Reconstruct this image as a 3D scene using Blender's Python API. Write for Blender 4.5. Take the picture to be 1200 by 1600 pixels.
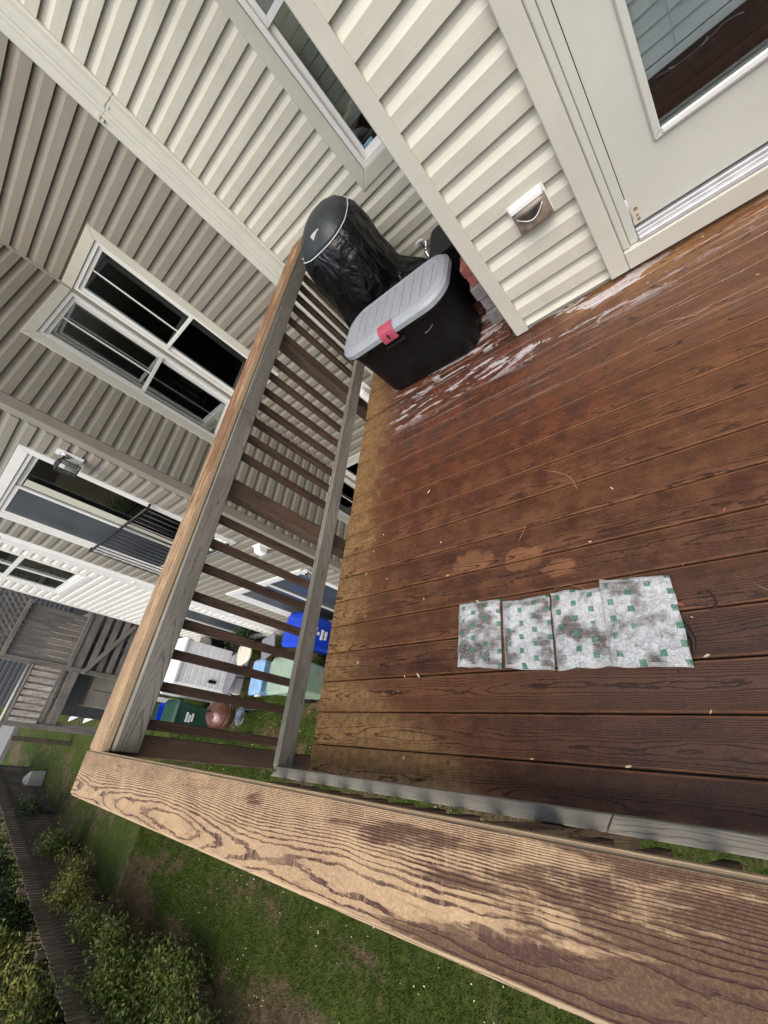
import bpy, bmesh, math, random
import numpy as np
from mathutils import Vector, Matrix, noise as mnoise
random.seed(7)
rng = np.random.default_rng(11)
for o in list(bpy.data.objects): bpy.data.objects.remove(o, do_unlink=True)
S = bpy.context.scene
C = S.collection
PI = math.pi

# ------------------------------------------------------------------ camera
RIGHT = Vector((0.73825949, 0.09828557, -0.66731767))
DOWN = Vector((-0.28492009, -0.85129274, -0.44059189))
FWD = Vector((-0.61138651, 0.51540336, -0.60047141))
cd = bpy.data.cameras.new('camera'); cam = bpy.data.objects.new('camera', cd); C.objects.link(cam)
cd.sensor_fit = 'VERTICAL'; cd.sensor_height = 24.0; cd.lens = 659.78 / 1600 * 24.0
cd.clip_start = 0.02; cd.clip_end = 500
M = Matrix.Identity(4)
for r in range(3):
    M[r][0] = RIGHT[r]; M[r][1] = -DOWN[r]; M[r][2] = -FWD[r]
M[0][3], M[1][3], M[2][3] = 0.0, 0.0, 1.51
cam.matrix_world = M
S.camera = cam
# ------------------------------------------------------------------ light (bright overcast)
SUN_EL, SUN_AZ = math.radians(58), math.radians(158)      # azimuth measured from +Y clockwise
W = bpy.data.worlds.new('World'); S.world = W; W.use_nodes = True
wn = W.node_tree.nodes; wl = W.node_tree.links
bg = wn['Background']; sky = wn.new('ShaderNodeTexSky'); sky.sky_type = 'NISHITA'; sky.sun_disc = False
sky.sun_elevation = SUN_EL; sky.sun_rotation = SUN_AZ
sky.air_density = 1.0; sky.dust_density = 4.0; sky.ozone_density = 0.6
wl.new(sky.outputs[0], bg.inputs[0]); bg.inputs[1].default_value = 0.13
sd = bpy.data.lights.new('sun', 'SUN'); sun = bpy.data.objects.new('sun', sd); C.objects.link(sun)
sd.energy = 1.4; sd.angle = math.radians(60); sd.color = (1.0, 0.97, 0.92)
sdir = Vector((math.sin(SUN_AZ) * math.cos(SUN_EL), math.cos(SUN_AZ) * math.cos(SUN_EL), math.sin(SUN_EL)))
sun.rotation_euler = (-sdir).to_track_quat('-Z', 'Y').to_euler(); sun.location = sdir * 30
S.view_settings.view_transform = 'Standard'; S.view_settings.look = 'None'
S.view_settings.exposure = 0.55; S.view_settings.gamma = 1.0
S.render.engine = 'CYCLES'

# ------------------------------------------------------------------ node helpers
class NT:
    def __init__(s, name):
        s.m = bpy.data.materials.new(name); s.m.use_nodes = True
        s.t = s.m.node_tree; s.t.nodes.clear()
        s.out = s.t.nodes.new('ShaderNodeOutputMaterial')
    def n(s, typ, ins=None, **props):
        nd = s.t.nodes.new('ShaderNode' + typ)
        for k, v in props.items(): setattr(nd, k, v)
        for k, v in (ins or {}).items():
            sk = nd.inputs[k]
            if isinstance(v, bpy.types.NodeSocket): s.t.links.new(v, sk)
            else: sk.default_value = v
        return nd
    def math(s, op, a, b=0.0, c=0.0, clamp=False):
        nd = s.n('Math', {0: a, 1: b, 2: c}, operation=op); nd.use_clamp = clamp; return nd.outputs[0]
    def mix(s, f, a, b, blend='MIX'):
        nd = s.t.nodes.new('ShaderNodeMix'); nd.data_type = 'RGBA'; nd.blend_type = blend
        for i, v in ((0, f), (6, a), (7, b)):
            if isinstance(v, bpy.types.NodeSocket): s.t.links.new(v, nd.inputs[i])
            else: nd.inputs[i].default_value = (v if i == 0 else (*v, 1.0) if len(v) == 3 else v)
        return nd.outputs[2]
    def noise(s, vec, scale, detail=3.0, rough=0.55, dist=0.0):
        return s.n('TexNoise', {'Vector': vec, 'Scale': scale, 'Detail': detail, 'Roughness': rough, 'Distortion': dist}).outputs[0]
    def ramp(s, f, lo, hi, a=0.0, b=1.0):
        nd = s.n('MapRange', {0: f, 1: lo, 2: hi, 3: a, 4: b}, interpolation_type='SMOOTHSTEP'); return nd.outputs[0]
    def vscale(s, vec, sc, off=None):
        nd = s.n('Mapping', {0: vec}, vector_type='POINT'); nd.inputs['Scale'].default_value = sc
        if off is not None:
            if isinstance(off, bpy.types.NodeSocket): s.t.links.new(off, nd.inputs['Location'])
            else: nd.inputs['Location'].default_value = off
        return nd.outputs[0]
    def bump(s, h, strength=0.3, dist=0.002):
        return s.n('Bump', {'Height': h, 'Strength': strength, 'Distance': dist}).outputs[0]
    def bsdf(s, color, rough=0.6, normal=None, metal=0.0, spec=0.5, **kw):
        ins = {'Base Color': color if isinstance(color, bpy.types.NodeSocket) else (*color, 1.0), 'Roughness': rough, 'Metallic': metal, 'Specular IOR Level': spec}
        if normal is not None: ins['Normal'] = normal
        ins.update(kw)
        return s.n('BsdfPrincipled', ins).outputs[0]
    def done(s, sh):
        s.t.links.new(sh, s.out.inputs[0]); return s.m
    def obj(s): return s.n('TexCoord').outputs['Object']
    def pos(s): return s.n('NewGeometry').outputs['Position']
    def rand(s): return s.n('ObjectInfo').outputs['Random']

def plain(name, col, rough=0.6, metal=0.0, spec=0.5, var=0.12, scale=8.0, bumps=0.0, dirt=None):
    k = NT(name); p = k.pos()
    f = k.noise(p, scale, 5, 0.65)
    c = k.mix(k.ramp(f, 0.3, 0.75), tuple(x * (1 - var) for x in col), tuple(min(1, x * (1 + var)) for x in col))
    if dirt:
        g = k.noise(p, scale * 0.45, 6, 0.7, 0.4); c = k.mix(k.math('MULTIPLY', k.ramp(g, 0.52, 0.75), dirt[1]), c, dirt[0])
    nrm = k.bump(k.noise(p, scale * 12, 4), bumps, 0.002) if bumps else None
    rr = k.math('ADD', rough - 0.06, k.math('MULTIPLY', k.noise(p, scale * 3, 3), 0.12))
    return k.done(k.bsdf(c, rr, nrm, metal, spec))

def siding_mat(name, col, dirt):
    k = NT(name); p = k.obj(); w = k.pos()
    grain = k.noise(k.vscale(p, (5.0, 60.0, 150.0), k.n('CombineXYZ', {0: k.math('MULTIPLY', k.rand(), 31.0)}).outputs[0]), 1.0, 4, 0.6, 0.3)
    d = k.noise(w, 1.7, 5, 0.65)
    c = k.mix(k.math('MULTIPLY', k.ramp(d, 0.45, 0.75), 0.35), col, dirt)
    d2 = k.noise(k.vscale(w, (9, 9, 1.2)), 1.0, 5, 0.7)
    c = k.mix(k.math('MULTIPLY', k.ramp(d2, 0.52, 0.8), 0.38), c, dirt)
    c = k.mix(k.math('MULTIPLY', k.rand(), 0.05), c, tuple(x * 0.7 for x in col))
    c = k.mix(k.math('MULTIPLY', k.ramp(grain, 0.42, 0.6), 0.10), c, tuple(x * 0.55 for x in col))
    hh = k.math('ADD', k.math('MULTIPLY', grain, 0.0006), k.math('MULTIPLY', k.noise(k.vscale(w, (2.2, 2.2, 5.0)), 1.0, 2, 0.5), 0.012))
    return k.done(k.bsdf(c, 0.45, k.bump(hh, 0.55, 1.0), 0, 0.4))

def grain_nodes(k, pitch=0.010, amp=6.0, nx=1.1, ny=9.0, cath=1500.0, wobble=0.9, w0=0.07, w1=0.20):
    """contour lines of a height field: nested loops mid-board, dense lines at the edges, along local X"""
    p = k.obj(); r = k.rand()
    off = k.n('CombineXYZ', {0: k.math('MULTIPLY', r, 57.0), 1: k.math('MULTIPLY', r, 23.0), 2: k.math('MULTIPLY', r, 9.0)}).outputs[0]
    n1 = k.noise(k.vscale(p, (nx, ny, ny), off), 1.0, 1.5, 0.4)
    wob = k.noise(k.vscale(p, (14, 60, 60), off), 1.0, 3, 0.6)
    sep = k.n('SeparateXYZ', {0: p})
    yz = k.math('ADD', sep.outputs[1], k.math('MULTIPLY', sep.outputs[2], 0.8))
    yc = k.math('ADD', yz, k.math('MULTIPLY', k.math('SUBTRACT', k.math('FRACT', k.math('MULTIPLY', r, 7.3)), 0.5), 0.09))
    h = k.math('ADD', k.math('MULTIPLY', k.math('MULTIPLY', yc, yc), cath), k.math('MULTIPLY', yc, 0.35 / pitch))
    h = k.math('ADD', h, k.math('MULTIPLY', n1, amp * 2.4))
    h = k.math('ADD', h, k.math('MULTIPLY', wob, wobble))
    fr = k.math('FRACT', h)
    tri = k.math('ABSOLUTE', k.math('SUBTRACT', fr, 0.5))          # 0 at line centre .. 0.5
    wid = k.ramp(k.noise(k.vscale(p, (6, 30, 30), off), 1.0, 3, 0.6), 0.3, 0.7, w0, w1)
    line = k.n('MapRange', {0: tri, 1: k.math('MULTIPLY', wid, 0.35), 2: wid, 3: 1.0, 4: 0.0}, interpolation_type='SMOOTHSTEP').outputs[0]
    fine = k.noise(k.vscale(p, (14, 420, 420), off), 1.0, 3, 0.7)
    return p, off, line, fine, tri

def wood_mat(name, light, dark, linecol, pitch=0.01, rough=0.75, line_amt=0.6, blotch=3.0, bumpd=0.0012, amp=5.0, spots=0.0):
    k = NT(name); p, off, line, fine, tri = grain_nodes(k, pitch, amp)
    w = k.pos()
    b = k.noise(k.vscale(p, (blotch * 0.6, blotch * 2.4, blotch * 2.4), off), 1.0, 5, 0.65, 0.3)
    c = k.mix(k.ramp(b, 0.35, 0.68), light, dark)
    c = k.mix(k.math('MULTIPLY', k.ramp(fine, 0.45, 0.75), 0.35), c, tuple(x * 0.5 for x in light))
    br = k.noise(w, 30, 3)
    la = k.math('MULTIPLY', line, k.math('MULTIPLY', k.ramp(br, 0.25, 0.6, 0.35, 1.0), line_amt))
    c = k.mix(la, c, linecol)
    c = k.mix(k.math('MULTIPLY', k.rand(), 0.35), c, tuple(x * 0.45 for x in dark))
    if spots:
        sp = k.noise(w, 26, 4, 0.6); c = k.mix(k.math('MULTIPLY', k.ramp(sp, 0.62, 0.72), spots), c, (0.16, 0.2, 0.06))
    h = k.math('SUBTRACT', k.math('MULTIPLY', fine, 0.6), line)
    return k.done(k.bsdf(c, rough, k.bump(h, 0.6, bumpd), 0, 0.3))

def deck_mat():
    k = NT('deck_board_wood'); p, off, line, fine, tri = grain_nodes(k, 0.0070, 4.6, 1.7, 9.0, 1700.0, 1.3)
    w = k.pos(); s = k.n('SeparateXYZ', {0: w}); X, Y = s.outputs[0], s.outputs[1]
    ly = k.math('ABSOLUTE', k.n('SeparateXYZ', {0: p}).outputs[1])
    big = k.noise(w, 1.9, 5, 0.6, 0.3); mid = k.noise(w, 9.0, 6, 0.7); spk = k.noise(w, 95.0, 5, 0.75)
    st = k.noise(k.vscale(p, (2.6, 22, 22), off), 1.0, 5, 0.7)
    c = k.mix(k.ramp(mid, 0.35, 0.68), (0.150, 0.066, 0.032), (0.070, 0.029, 0.017))
    c = k.mix(k.math('MULTIPLY', k.ramp(st, 0.42, 0.66), 0.55), c, (0.046, 0.020, 0.014))
    c = k.mix(k.math('MULTIPLY', k.math('POWER', k.rand(), 2.0), 0.40), c, (0.190, 0.085, 0.038))
    # dark purplish damp area in the south-east
    dk = k.math('MULTIPLY', k.ramp(k.math('ADD', X, k.math('MULTIPLY', big, 1.1)), -0.45, 0.35), k.ramp(k.math('ADD', Y, k.math('MULTIPLY', mid, 0.3)), 0.50, 1.05, 1.0, 0.0))
    c = k.mix(k.math('MULTIPLY', dk, 0.48), c, (0.048, 0.026, 0.020))
    # orange-brown boards before the door, red soaked boards before the box
    org = k.math('MULTIPLY', k.ramp(k.math('ADD', Y, k.math('MULTIPLY', big, 0.8)), 1.35, 2.2), k.ramp(X, -0.6, 0.1))
    c = k.mix(k.math('MULTIPLY', org, 0.40), c, (0.190, 0.080, 0.033))
    red = k.math('MULTIPLY', k.ramp(k.math('ADD', Y, k.math('MULTIPLY', mid, 0.9)), 1.25, 1.95), k.ramp(X, -0.55, 0.1, 1.0, 0.15))
    c = k.mix(k.math('MULTIPLY', red, 0.58), c, k.mix(k.ramp(mid, 0.4, 0.62), (0.115, 0.026, 0.011), (0.048, 0.013, 0.008)))
    # worn golden west ends and front corner
    ww = k.ramp(k.math('SUBTRACT', k.math('SUBTRACT', X, k.math('MULTIPLY', k.math('SUBTRACT', mid, 0.5), 0.75)), k.ramp(Y, -0.1, 0.45, 0.75, 0.0)), -1.80, -1.48, 1.0, 0.0)
    wc = k.mix(k.ramp(k.noise(w, 34, 4, 0.7), 0.38, 0.66), (0.33, 0.205, 0.088), (0.21, 0.118, 0.052))
    c = k.mix(k.math('MULTIPLY', ww, 0.85), c, wc)
    sill = k.math('MULTIPLY', k.ramp(Y, 1.95, 2.10), k.ramp(X, -0.55, -0.2))
    c = k.mix(k.math('MULTIPLY', sill, k.ramp(k.noise(k.vscale(w, (5, 22, 1)), 1.0, 5, 0.7), 0.35, 0.6, 0.1, 0.8)), c, (0.32, 0.165, 0.068))
    # dry footprints
    def ell(cx, cy, rx, ry, ph):
        a = k.math('POWER', k.math('DIVIDE', k.math('SUBTRACT', X, cx), rx), 2.0)
        b = k.math('POWER', k.math('DIVIDE', k.math('SUBTRACT', Y, cy), ry), 2.0)
        nz = k.noise(k.vscale(w, (13, 13, 1), (ph, 0, 0)), 1.0, 4, 0.6)
        d = k.math('ADD', k.math('ADD', a, b), k.math('MULTIPLY', k.math('SUBTRACT', nz, 0.5), 3.2))
        return k.ramp(d, 0.5, 1.15, 1.0, 0.0)
    fp = k.math('MAXIMUM', ell(-0.93, 0.84, 0.10, 0.06, 1.0), k.math('MAXIMUM', ell(-0.70, 0.79, 0.10, 0.05, 5.0), ell(-0.55, 0.715, 0.07, 0.04, 9.0)))
    c = k.mix(k.math('MULTIPLY', fp, 0.58), c, (0.285, 0.130, 0.062))
    # worn arrises along each board
    ed = k.math('MULTIPLY', k.math('MULTIPLY', k.ramp(ly, 0.0600, 0.0650), k.ramp(ly, 0.0668, 0.0682, 1.0, 0.0)), k.ramp(k.noise(w, 14, 4, 0.6), 0.3, 0.6, 0.15, 0.75))
    c = k.mix(ed, c, (0.25, 0.115, 0.052))
    c = k.mix(k.math('MULTIPLY', k.ramp(spk, 0.55, 0.72), 0.40), c, (0.27, 0.145, 0.080))
    c = k.mix(k.math('MULTIPLY', k.ramp(spk, 0.28, 0.45, 1.0, 0.0), 0.50), c, (0.018, 0.008, 0.006))
    # grain
    br = k.noise(w, 22, 3)
    la = k.math('MULTIPLY', line, k.ramp(br, 0.2, 0.6, 0.2, 0.85))
    la = k.math('MULTIPLY', la, k.ramp(red, 0.0, 1.0, 1.0, 0.4))
    c = k.mix(la, c, (0.024, 0.011, 0.009))
    # whitish dried film beside the wall
    f1 = k.noise(k.vscale(w, (3.4, 15, 1)), 1.0, 8, 0.66, 0.9)
    f2 = k.noise(w, 48, 5, 0.7)
    band = k.math('MULTIPLY', k.ramp(Y, 1.86, 2.02), k.math('MULTIPLY', k.ramp(X, -1.64, -1.50), k.ramp(X, -0.10, 0.22, 1.0, 0.25)))
    film = k.math('MULTIPLY', k.ramp(k.math('ADD', f1, k.math('MULTIPLY', k.math('SUBTRACT', f2, 0.5), 0.12)), 0.535, 0.575), band)
    film = k.math('MULTIPLY', film, k.ramp(f2, 0.30, 0.50, 0.45, 1.0))
    rim = k.math('MULTIPLY', k.ramp(k.noise(k.vscale(w, (1.1, 60, 1)), 1.0, 4, 0.6), 0.60, 0.66), k.math('MULTIPLY', k.ramp(Y, 1.50, 1.80), k.ramp(X, -1.6, -1.3)))
    c = k.mix(k.math('MULTIPLY', film, 0.70), c, (0.66, 0.63, 0.64))
    c = k.mix(k.math('MULTIPLY', rim, 0.30), c, (0.52, 0.44, 0.40))
    wet = k.math('MULTIPLY', k.ramp(k.math('ADD', Y, k.math('MULTIPLY', mid, 0.8)), 1.75, 2.3), k.ramp(X, -1.75, -1.5))
    ro = k.math('SUBTRACT', k.math('SUBTRACT', 0.58, k.math('MULTIPLY', wet, 0.34)), k.math('MULTIPLY', k.math('SUBTRACT', mid, 0.5), 0.3))
    ro = k.math('SUBTRACT', ro, k.math('MULTIPLY', dk, 0.10))
    h = k.math('SUBTRACT', k.math('MULTIPLY', fine, 0.5), k.math('MULTIPLY', line, 1.2))
    h = k.math('ADD', k.math('ADD', h, k.math('MULTIPLY', st, 0.6)), k.math('MULTIPLY', spk, 0.8))
    sp_ = k.math('ADD', 0.16, k.math('MULTIPLY', k.math('MAXIMUM', wet, k.math('MULTIPLY', dk, 0.5)), 0.40))
    return k.done(k.bsdf(c, ro, k.bump(h, 0.8, 0.0013), 0, sp_))

def cap_mat(name, worn=1.0):
    k = NT(name); p, off, line, fine, tri = grain_nodes(k, 0.0068, 4.2, 1.6, 6.0, 2000.0, 1.5, 0.13, 0.32)
    w = k.pos(); s = k.n('SeparateXYZ', {0: w}); ly = k.math('ABSOLUTE', k.n('SeparateXYZ', {0: p}).outputs[1])
    mid = k.noise(w, 11, 5, 0.65, 0.2); sp = k.noise(w, 210, 5, 0.8); tooth = k.noise(k.vscale(p, (120, 26, 26), off), 1.0, 3, 0.6)
    c = k.mix(k.ramp(mid, 0.35, 0.7), (0.48, 0.325, 0.182), (0.33, 0.205, 0.120))
    c = k.mix(k.ramp(sp, 0.42, 0.66, 0.0, 0.65), c, (0.66, 0.49, 0.285))
    st = k.noise(k.vscale(p, (3.2, 24, 24), off), 1.0, 6, 0.65, 0.5)
    if worn > 0.5:      # stain survives toward the east end and in streaks
        thr = k.ramp(s.outputs[0], -0.90, -0.05, 0.63, 0.37)
        dk = k.mix(k.ramp(sp, 0.4, 0.7), (0.055, 0.024, 0.014), (0.130, 0.064, 0.036))
    else:
        thr = k.ramp(s.outputs[1], 0.2, 1.6, 0.66, 0.42)
        dk = k.mix(k.ramp(sp, 0.4, 0.7), (0.17, 0.072, 0.036), (0.32, 0.165, 0.075))
    dd = k.math('ADD', k.math('SUBTRACT', st, thr), k.math('ADD', k.math('MULTIPLY', k.math('SUBTRACT', tooth, 0.5), 0.05), k.math('MULTIPLY', k.math('SUBTRACT', sp, 0.5), 0.22)))
    c = k.mix(k.math('MULTIPLY', k.ramp(dd, -0.02, 0.07), 0.85), c, dk)
    br = k.noise(w, 16, 4, 0.6)
    lt = k.math('MULTIPLY', line, k.ramp(tooth, 0.28, 0.55, 0.35, 1.0))
    la = k.math('MULTIPLY', lt, k.ramp(br, 0.25, 0.62, 0.45, 1.0))
    c = k.mix(la if worn > 0.5 else k.math('MULTIPLY', la, 0.45), c, (0.075, 0.034, 0.030))
    c = k.mix(k.math('MULTIPLY', k.ramp(sp, 0.25, 0.42, 1.0, 0.0), 0.5), c, (0.16, 0.09, 0.06))
    c = k.mix(k.math('MULTIPLY', k.ramp(ly, 0.0655, 0.0695), 0.75), c, (0.60, 0.45, 0.28))
    h = k.math('SUBTRACT', k.math('MULTIPLY', sp, 1.2), k.math('MULTIPLY', line, 0.9))
    return k.done(k.bsdf(c, 0.6, k.bump(h, 0.9, 0.0016), 0, 0.22))

def glass_mat(name, tint=(0.955, 0.975, 0.97), refl=0.4):
    k = NT(name)
    fr = k.n('Fresnel', {0: 1.5}).outputs[0]
    f = k.math('ADD', k.math('MULTIPLY', fr, 1.0), refl * 0.15, clamp=True)
    tr = k.n('BsdfTransparent', {0: (*tint, 1)}).outputs[0]
    gl = k.n('BsdfGlossy', {0: (0.9, 0.95, 0.95, 1), 1: 0.02}).outputs[0]
    return k.done(k.n('MixShader', {0: f, 1: tr, 2: gl}).outputs[0])

def pack_mat():
    k = NT('ice_pack_film')
    uv = k.n('TexCoord').outputs['UV']; w = k.pos(); r = k.rand()
    s = k.n('SeparateXYZ', {0: uv}); u, v = s.outputs[0], s.outputs[1]
    # staggered printed green squares
    U = k.math('MULTIPLY', u, 3.6); V = k.math('MULTIPLY', v, 5.2)
    col = k.math('FLOOR', U)
    V = k.math('ADD', V, k.math('MULTIPLY', k.math('MODULO', col, 2.0), 0.5))
    fu = k.math('ABSOLUTE', k.math('SUBTRACT', k.math('FRACT', U), 0.5)); fv = k.math('ABSOLUTE', k.math('SUBTRACT', k.math('FRACT', V), 0.5))
    sq = k.math('MULTIPLY', k.math('LESS_THAN', fu, 0.17), k.math('LESS_THAN', fv, 0.18))
    inner = k.noise(k.vscale(uv, (90, 110, 1)), 1.0, 1, 0.5)
    fade = k.ramp(k.noise(k.vscale(uv, (2.4, 2.4, 1), k.n('CombineXYZ', {0: k.math('MULTIPLY', r, 40.0)}).outputs[0]), 1.0, 2), 0.36, 0.48)
    sq = k.math('MULTIPLY', sq, k.math('MULTIPLY', fade, k.ramp(inner, 0.52, 0.60, 1.0, 0.35)))
    n1 = k.noise(w, 12, 2, 0.5, 0.1); n2 = k.noise(k.vscale(w, (38, 110, 60)), 1.0, 5, 0.75, 0.3)
    fr = k.math('ADD', k.math('MULTIPLY', n1, 0.90), k.math('MULTIPLY', n2, 0.25))
    frost = k.ramp(fr, 0.42, 0.63)
    rg = k.math('ABSOLUTE', k.math('SUBTRACT', k.noise(w, 34, 4, 0.6, 0.6), 0.5))
    crease_glint = k.ramp(rg, 0.006, 0.030, 1.0, 0.0)
    c = k.mix(frost, (0.58, 0.56, 0.54), (0.80, 0.825, 0.825))
    c = k.mix(k.math('MULTIPLY', crease_glint, 0.4), c, (0.88, 0.90, 0.90))  # glints along the film creases painted in as whiter colour
    c = k.mix(sq, c, (0.030, 0.24, 0.115))
    al = k.math('MAXIMUM', k.math('ADD', 0.17, k.math('MULTIPLY', frost, 0.63)), k.math('MULTIPLY', sq, 0.95))
    al = k.math('MAXIMUM', al, k.math('MULTIPLY', crease_glint, 0.5))
    edge = k.math('MAXIMUM', k.math('MAXIMUM', k.math('LESS_THAN', u, 0.03), k.math('GREATER_THAN', u, 0.97)), k.math('MAXIMUM', k.math('LESS_THAN', v, 0.045), k.math('GREATER_THAN', v, 0.955)))
    al = k.math('MAXIMUM', al, k.math('MULTIPLY', edge, 0.72))
    b = k.bsdf(c, 0.14, k.bump(k.math('ADD', k.noise(w, 60, 6, 0.7, 0.8), k.math('MULTIPLY', crease_glint, 0.4)), 0.8, 0.008), 0, 0.9)
    tr = k.n('BsdfTransparent', {0: (0.9, 0.92, 0.92, 1)}).outputs[0]
    return k.done(k.n('MixShader', {0: al, 1: tr, 2: b}).outputs[0])

def lawn_mat(name, ground=True):
    k = NT(name); w = k.pos(); s = k.n('SeparateXYZ', {0: w})
    a = k.noise(k.vscale(w, (0.55, 1.1, 1.0)), 1.0, 5, 0.62, 0.4); b = k.noise(w, 7.0, 5, 0.7)
    g = k.mix(k.ramp(b, 0.3, 0.7), (0.026, 0.062, 0.006), (0.070, 0.115, 0.016))
    d = k.mix(k.ramp(b, 0.3, 0.7), (0.115, 0.078, 0.048), (0.19, 0.135, 0.085))
    a = k.math('ADD', a, k.ramp(k.math('ADD', s.outputs[1], k.math('MULTIPLY', b, 0.9)), -2.5, -1.7, 0.10, 0.0))
    c = k.mix(k.ramp(k.math('ADD', a, k.math('MULTIPLY', k.math('SUBTRACT', b, 0.5), 0.45)), 0.50, 0.66), g, d)
    if ground:
        c = k.mix(0.35, c, (0.07, 0.052, 0.03))
        return k.done(k.bsdf(c, 0.95, k.bump(k.noise(w, 40, 5, 0.7), 0.6, 0.02), 0, 0.1))
    yl = k.noise(w, 60, 2); y2 = k.noise(w, 170, 1)
    c = k.mix(k.math('MULTIPLY', k.ramp(yl, 0.5, 0.7), 0.45), c, (0.22, 0.20, 0.065))
    c = k.mix(k.math('MULTIPLY', k.ramp(y2, 0.50, 0.62), 0.55), c, (0.012, 0.030, 0.005))
    c = k.mix(k.math('MULTIPLY', k.ramp(y2, 0.36, 0.46, 1.0, 0.0), 0.4), c, (0.12, 0.17, 0.045))
    return k.done(k.bsdf(c, 0.8, None, 0, 0.06))

def leaf_mat(name, a, b):
    k = NT(name); w = k.pos()
    c = k.mix(k.ramp(k.noise(w, 9, 3), 0.35, 0.65), a, b)
    sh = k.bsdf(c, 0.55, None, 0, 0.3)
    tl = k.n('BsdfTranslucent', {0: c}).outputs[0]
    return k.done(k.n('MixShader', {0: 0.25, 1: sh, 2: tl}).outputs[0])

MT = {}
MT['deck'] = deck_mat()
MT['cap_front'] = cap_mat('front_cap_wood', 1.0); MT['cap_side'] = cap_mat('side_cap_wood', 0.0)
MT['grey_wood'] = wood_mat('weathered_grey_wood', (0.335, 0.315, 0.265), (0.205, 0.19, 0.155), (0.09, 0.08, 0.065), 0.012, 0.85, 0.55, spots=0.25)
MT['brown_wood'] = wood_mat('damp_brown_wood', (0.135, 0.082, 0.056), (0.062, 0.040, 0.032), (0.022, 0.014, 0.012), 0.012, 0.7, 0.7)
MT['post_wood'] = wood_mat('damp_post_wood', (0.20, 0.130, 0.085), (0.105, 0.070, 0.052), (0.028, 0.016, 0.013), 0.018, 0.7, 0.75, amp=7)
MT['old_wood'] = wood_mat('old_grey_deck_wood', (0.33, 0.295, 0.255), (0.19, 0.168, 0.148), (0.06, 0.052, 0.046), 0.014, 0.9, 0.5)
MT['fence_wood'] = wood_mat('dark_fence_wood', (0.20, 0.16, 0.12), (0.12, 0.096, 0.072), (0.04, 0.033, 0.026), 0.012, 0.9, 0.5)
MT['cream'] = siding_mat('cream_siding', (0.600, 0.583, 0.488), (0.44, 0.415, 0.325))
MT['tan'] = siding_mat('tan_siding', (0.275, 0.252, 0.205), (0.205, 0.185, 0.145))
MT['tanlight'] = siding_mat('light_tan_siding', (0.56, 0.515, 0.44), (0.44, 0.395, 0.33))
MT['white_siding'] = siding_mat('white_siding', (0.78, 0.77, 0.71), (0.62, 0.60, 0.53))
MT['blue_siding'] = siding_mat('blue_grey_siding', (0.12, 0.13, 0.14), (0.09, 0.095, 0.10))
MT['trim'] = plain('cream_trim', (0.560, 0.548, 0.462), 0.5, var=0.05, scale=3, dirt=((0.46, 0.43, 0.35), 0.25))
MT['trim_tan'] = plain('tan_trim', (0.28, 0.255, 0.207), 0.55, var=0.06, scale=3)
MT['spout'] = plain('downspout_paint', (0.63, 0.625, 0.54), 0.4, var=0.05, scale=3, dirt=((0.45, 0.44, 0.36), 0.3))
MT['trim_white'] = plain('white_trim', (0.78, 0.78, 0.75), 0.45, var=0.04, scale=4, dirt=((0.55, 0.53, 0.47), 0.25))
MT['door_paint'] = plain('door_paint', (0.55, 0.555, 0.49), 0.45, var=0.04, scale=2.5, dirt=((0.47, 0.44, 0.37), 0.22))
MT['alu'] = plain('threshold_metal', (0.55, 0.55, 0.56), 0.5, 0.25, var=0.12, scale=14, dirt=((0.32, 0.27, 0.24), 0.6))
MT['steel'] = plain('bright_metal', (0.66, 0.66, 0.66), 0.25, 1.0, var=0.1)
MT['black_metal'] = plain('black_metal', (0.022, 0.022, 0.024), 0.45, 0.3, var=0.2)
MT['glass'] = glass_mat('window_glass'); MT['glass_dark'] = plain('screened_glass', (0.055, 0.068, 0.078), 0.35, var=0.25, scale=1.5)
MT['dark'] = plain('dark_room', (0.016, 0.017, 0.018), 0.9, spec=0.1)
MT['screen'] = plain('insect_screen', (0.075, 0.092, 0.105), 0.6, var=0.2, scale=2)
MT['curtain'] = plain('curtain_cloth', (0.26, 0.30, 0.27), 0.9, var=0.15, scale=6)
MT['blind'] = plain('blind_slat', (0.84, 0.90, 0.88), 0.5, var=0.05)
MT['black_plastic'] = plain('black_plastic', (0.006, 0.0062, 0.007), 0.5, var=0.25, scale=12, bumps=0.15, spec=0.3)
MT['grey_plastic'] = plain('grey_plastic', (0.31, 0.335, 0.36), 0.42, var=0.08, scale=20, bumps=0.12, dirt=((0.42, 0.42, 0.41), 0.25))
MT['red_plastic'] = plain('faded_red_plastic', (0.42, 0.075, 0.115), 0.45, var=0.12, scale=30)
MT['piping'] = plain('pale_piping', (0.72, 0.74, 0.74), 0.5)
MT['white_plastic'] = plain('white_plastic', (0.80, 0.80, 0.79), 0.4, var=0.05, dirt=((0.55, 0.52, 0.45), 0.2))
MT['grime_plastic'] = plain('grimy_clear_plastic', (0.24, 0.195, 0.145), 0.35, var=0.35, scale=25, dirt=((0.10, 0.075, 0.055), 0.6))
MT['grime_shade'] = plain('grimy_shade', (0.055, 0.050, 0.042), 0.4, var=0.5, scale=30)
MT['brick'] = plain('red_brick', (0.30, 0.105, 0.08), 0.9, var=0.25, scale=30, bumps=0.5)
MT['stone'] = plain('grey_block', (0.24, 0.23, 0.225), 0.9, var=0.25, scale=30, bumps=0.6)
MT['concrete'] = plain('concrete', (0.52, 0.50, 0.45), 0.9, var=0.12, scale=5, bumps=0.3)
MT['green_bin'] = plain('dark_green_plastic', (0.018, 0.065, 0.042), 0.45, var=0.15)
MT['mid_green'] = plain('mid_green_plastic', (0.055, 0.135, 0.07), 0.45, var=0.2)
MT['pale_green'] = plain('faded_green_plastic', (0.30, 0.40, 0.30), 0.5, var=0.15, scale=5)
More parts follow.
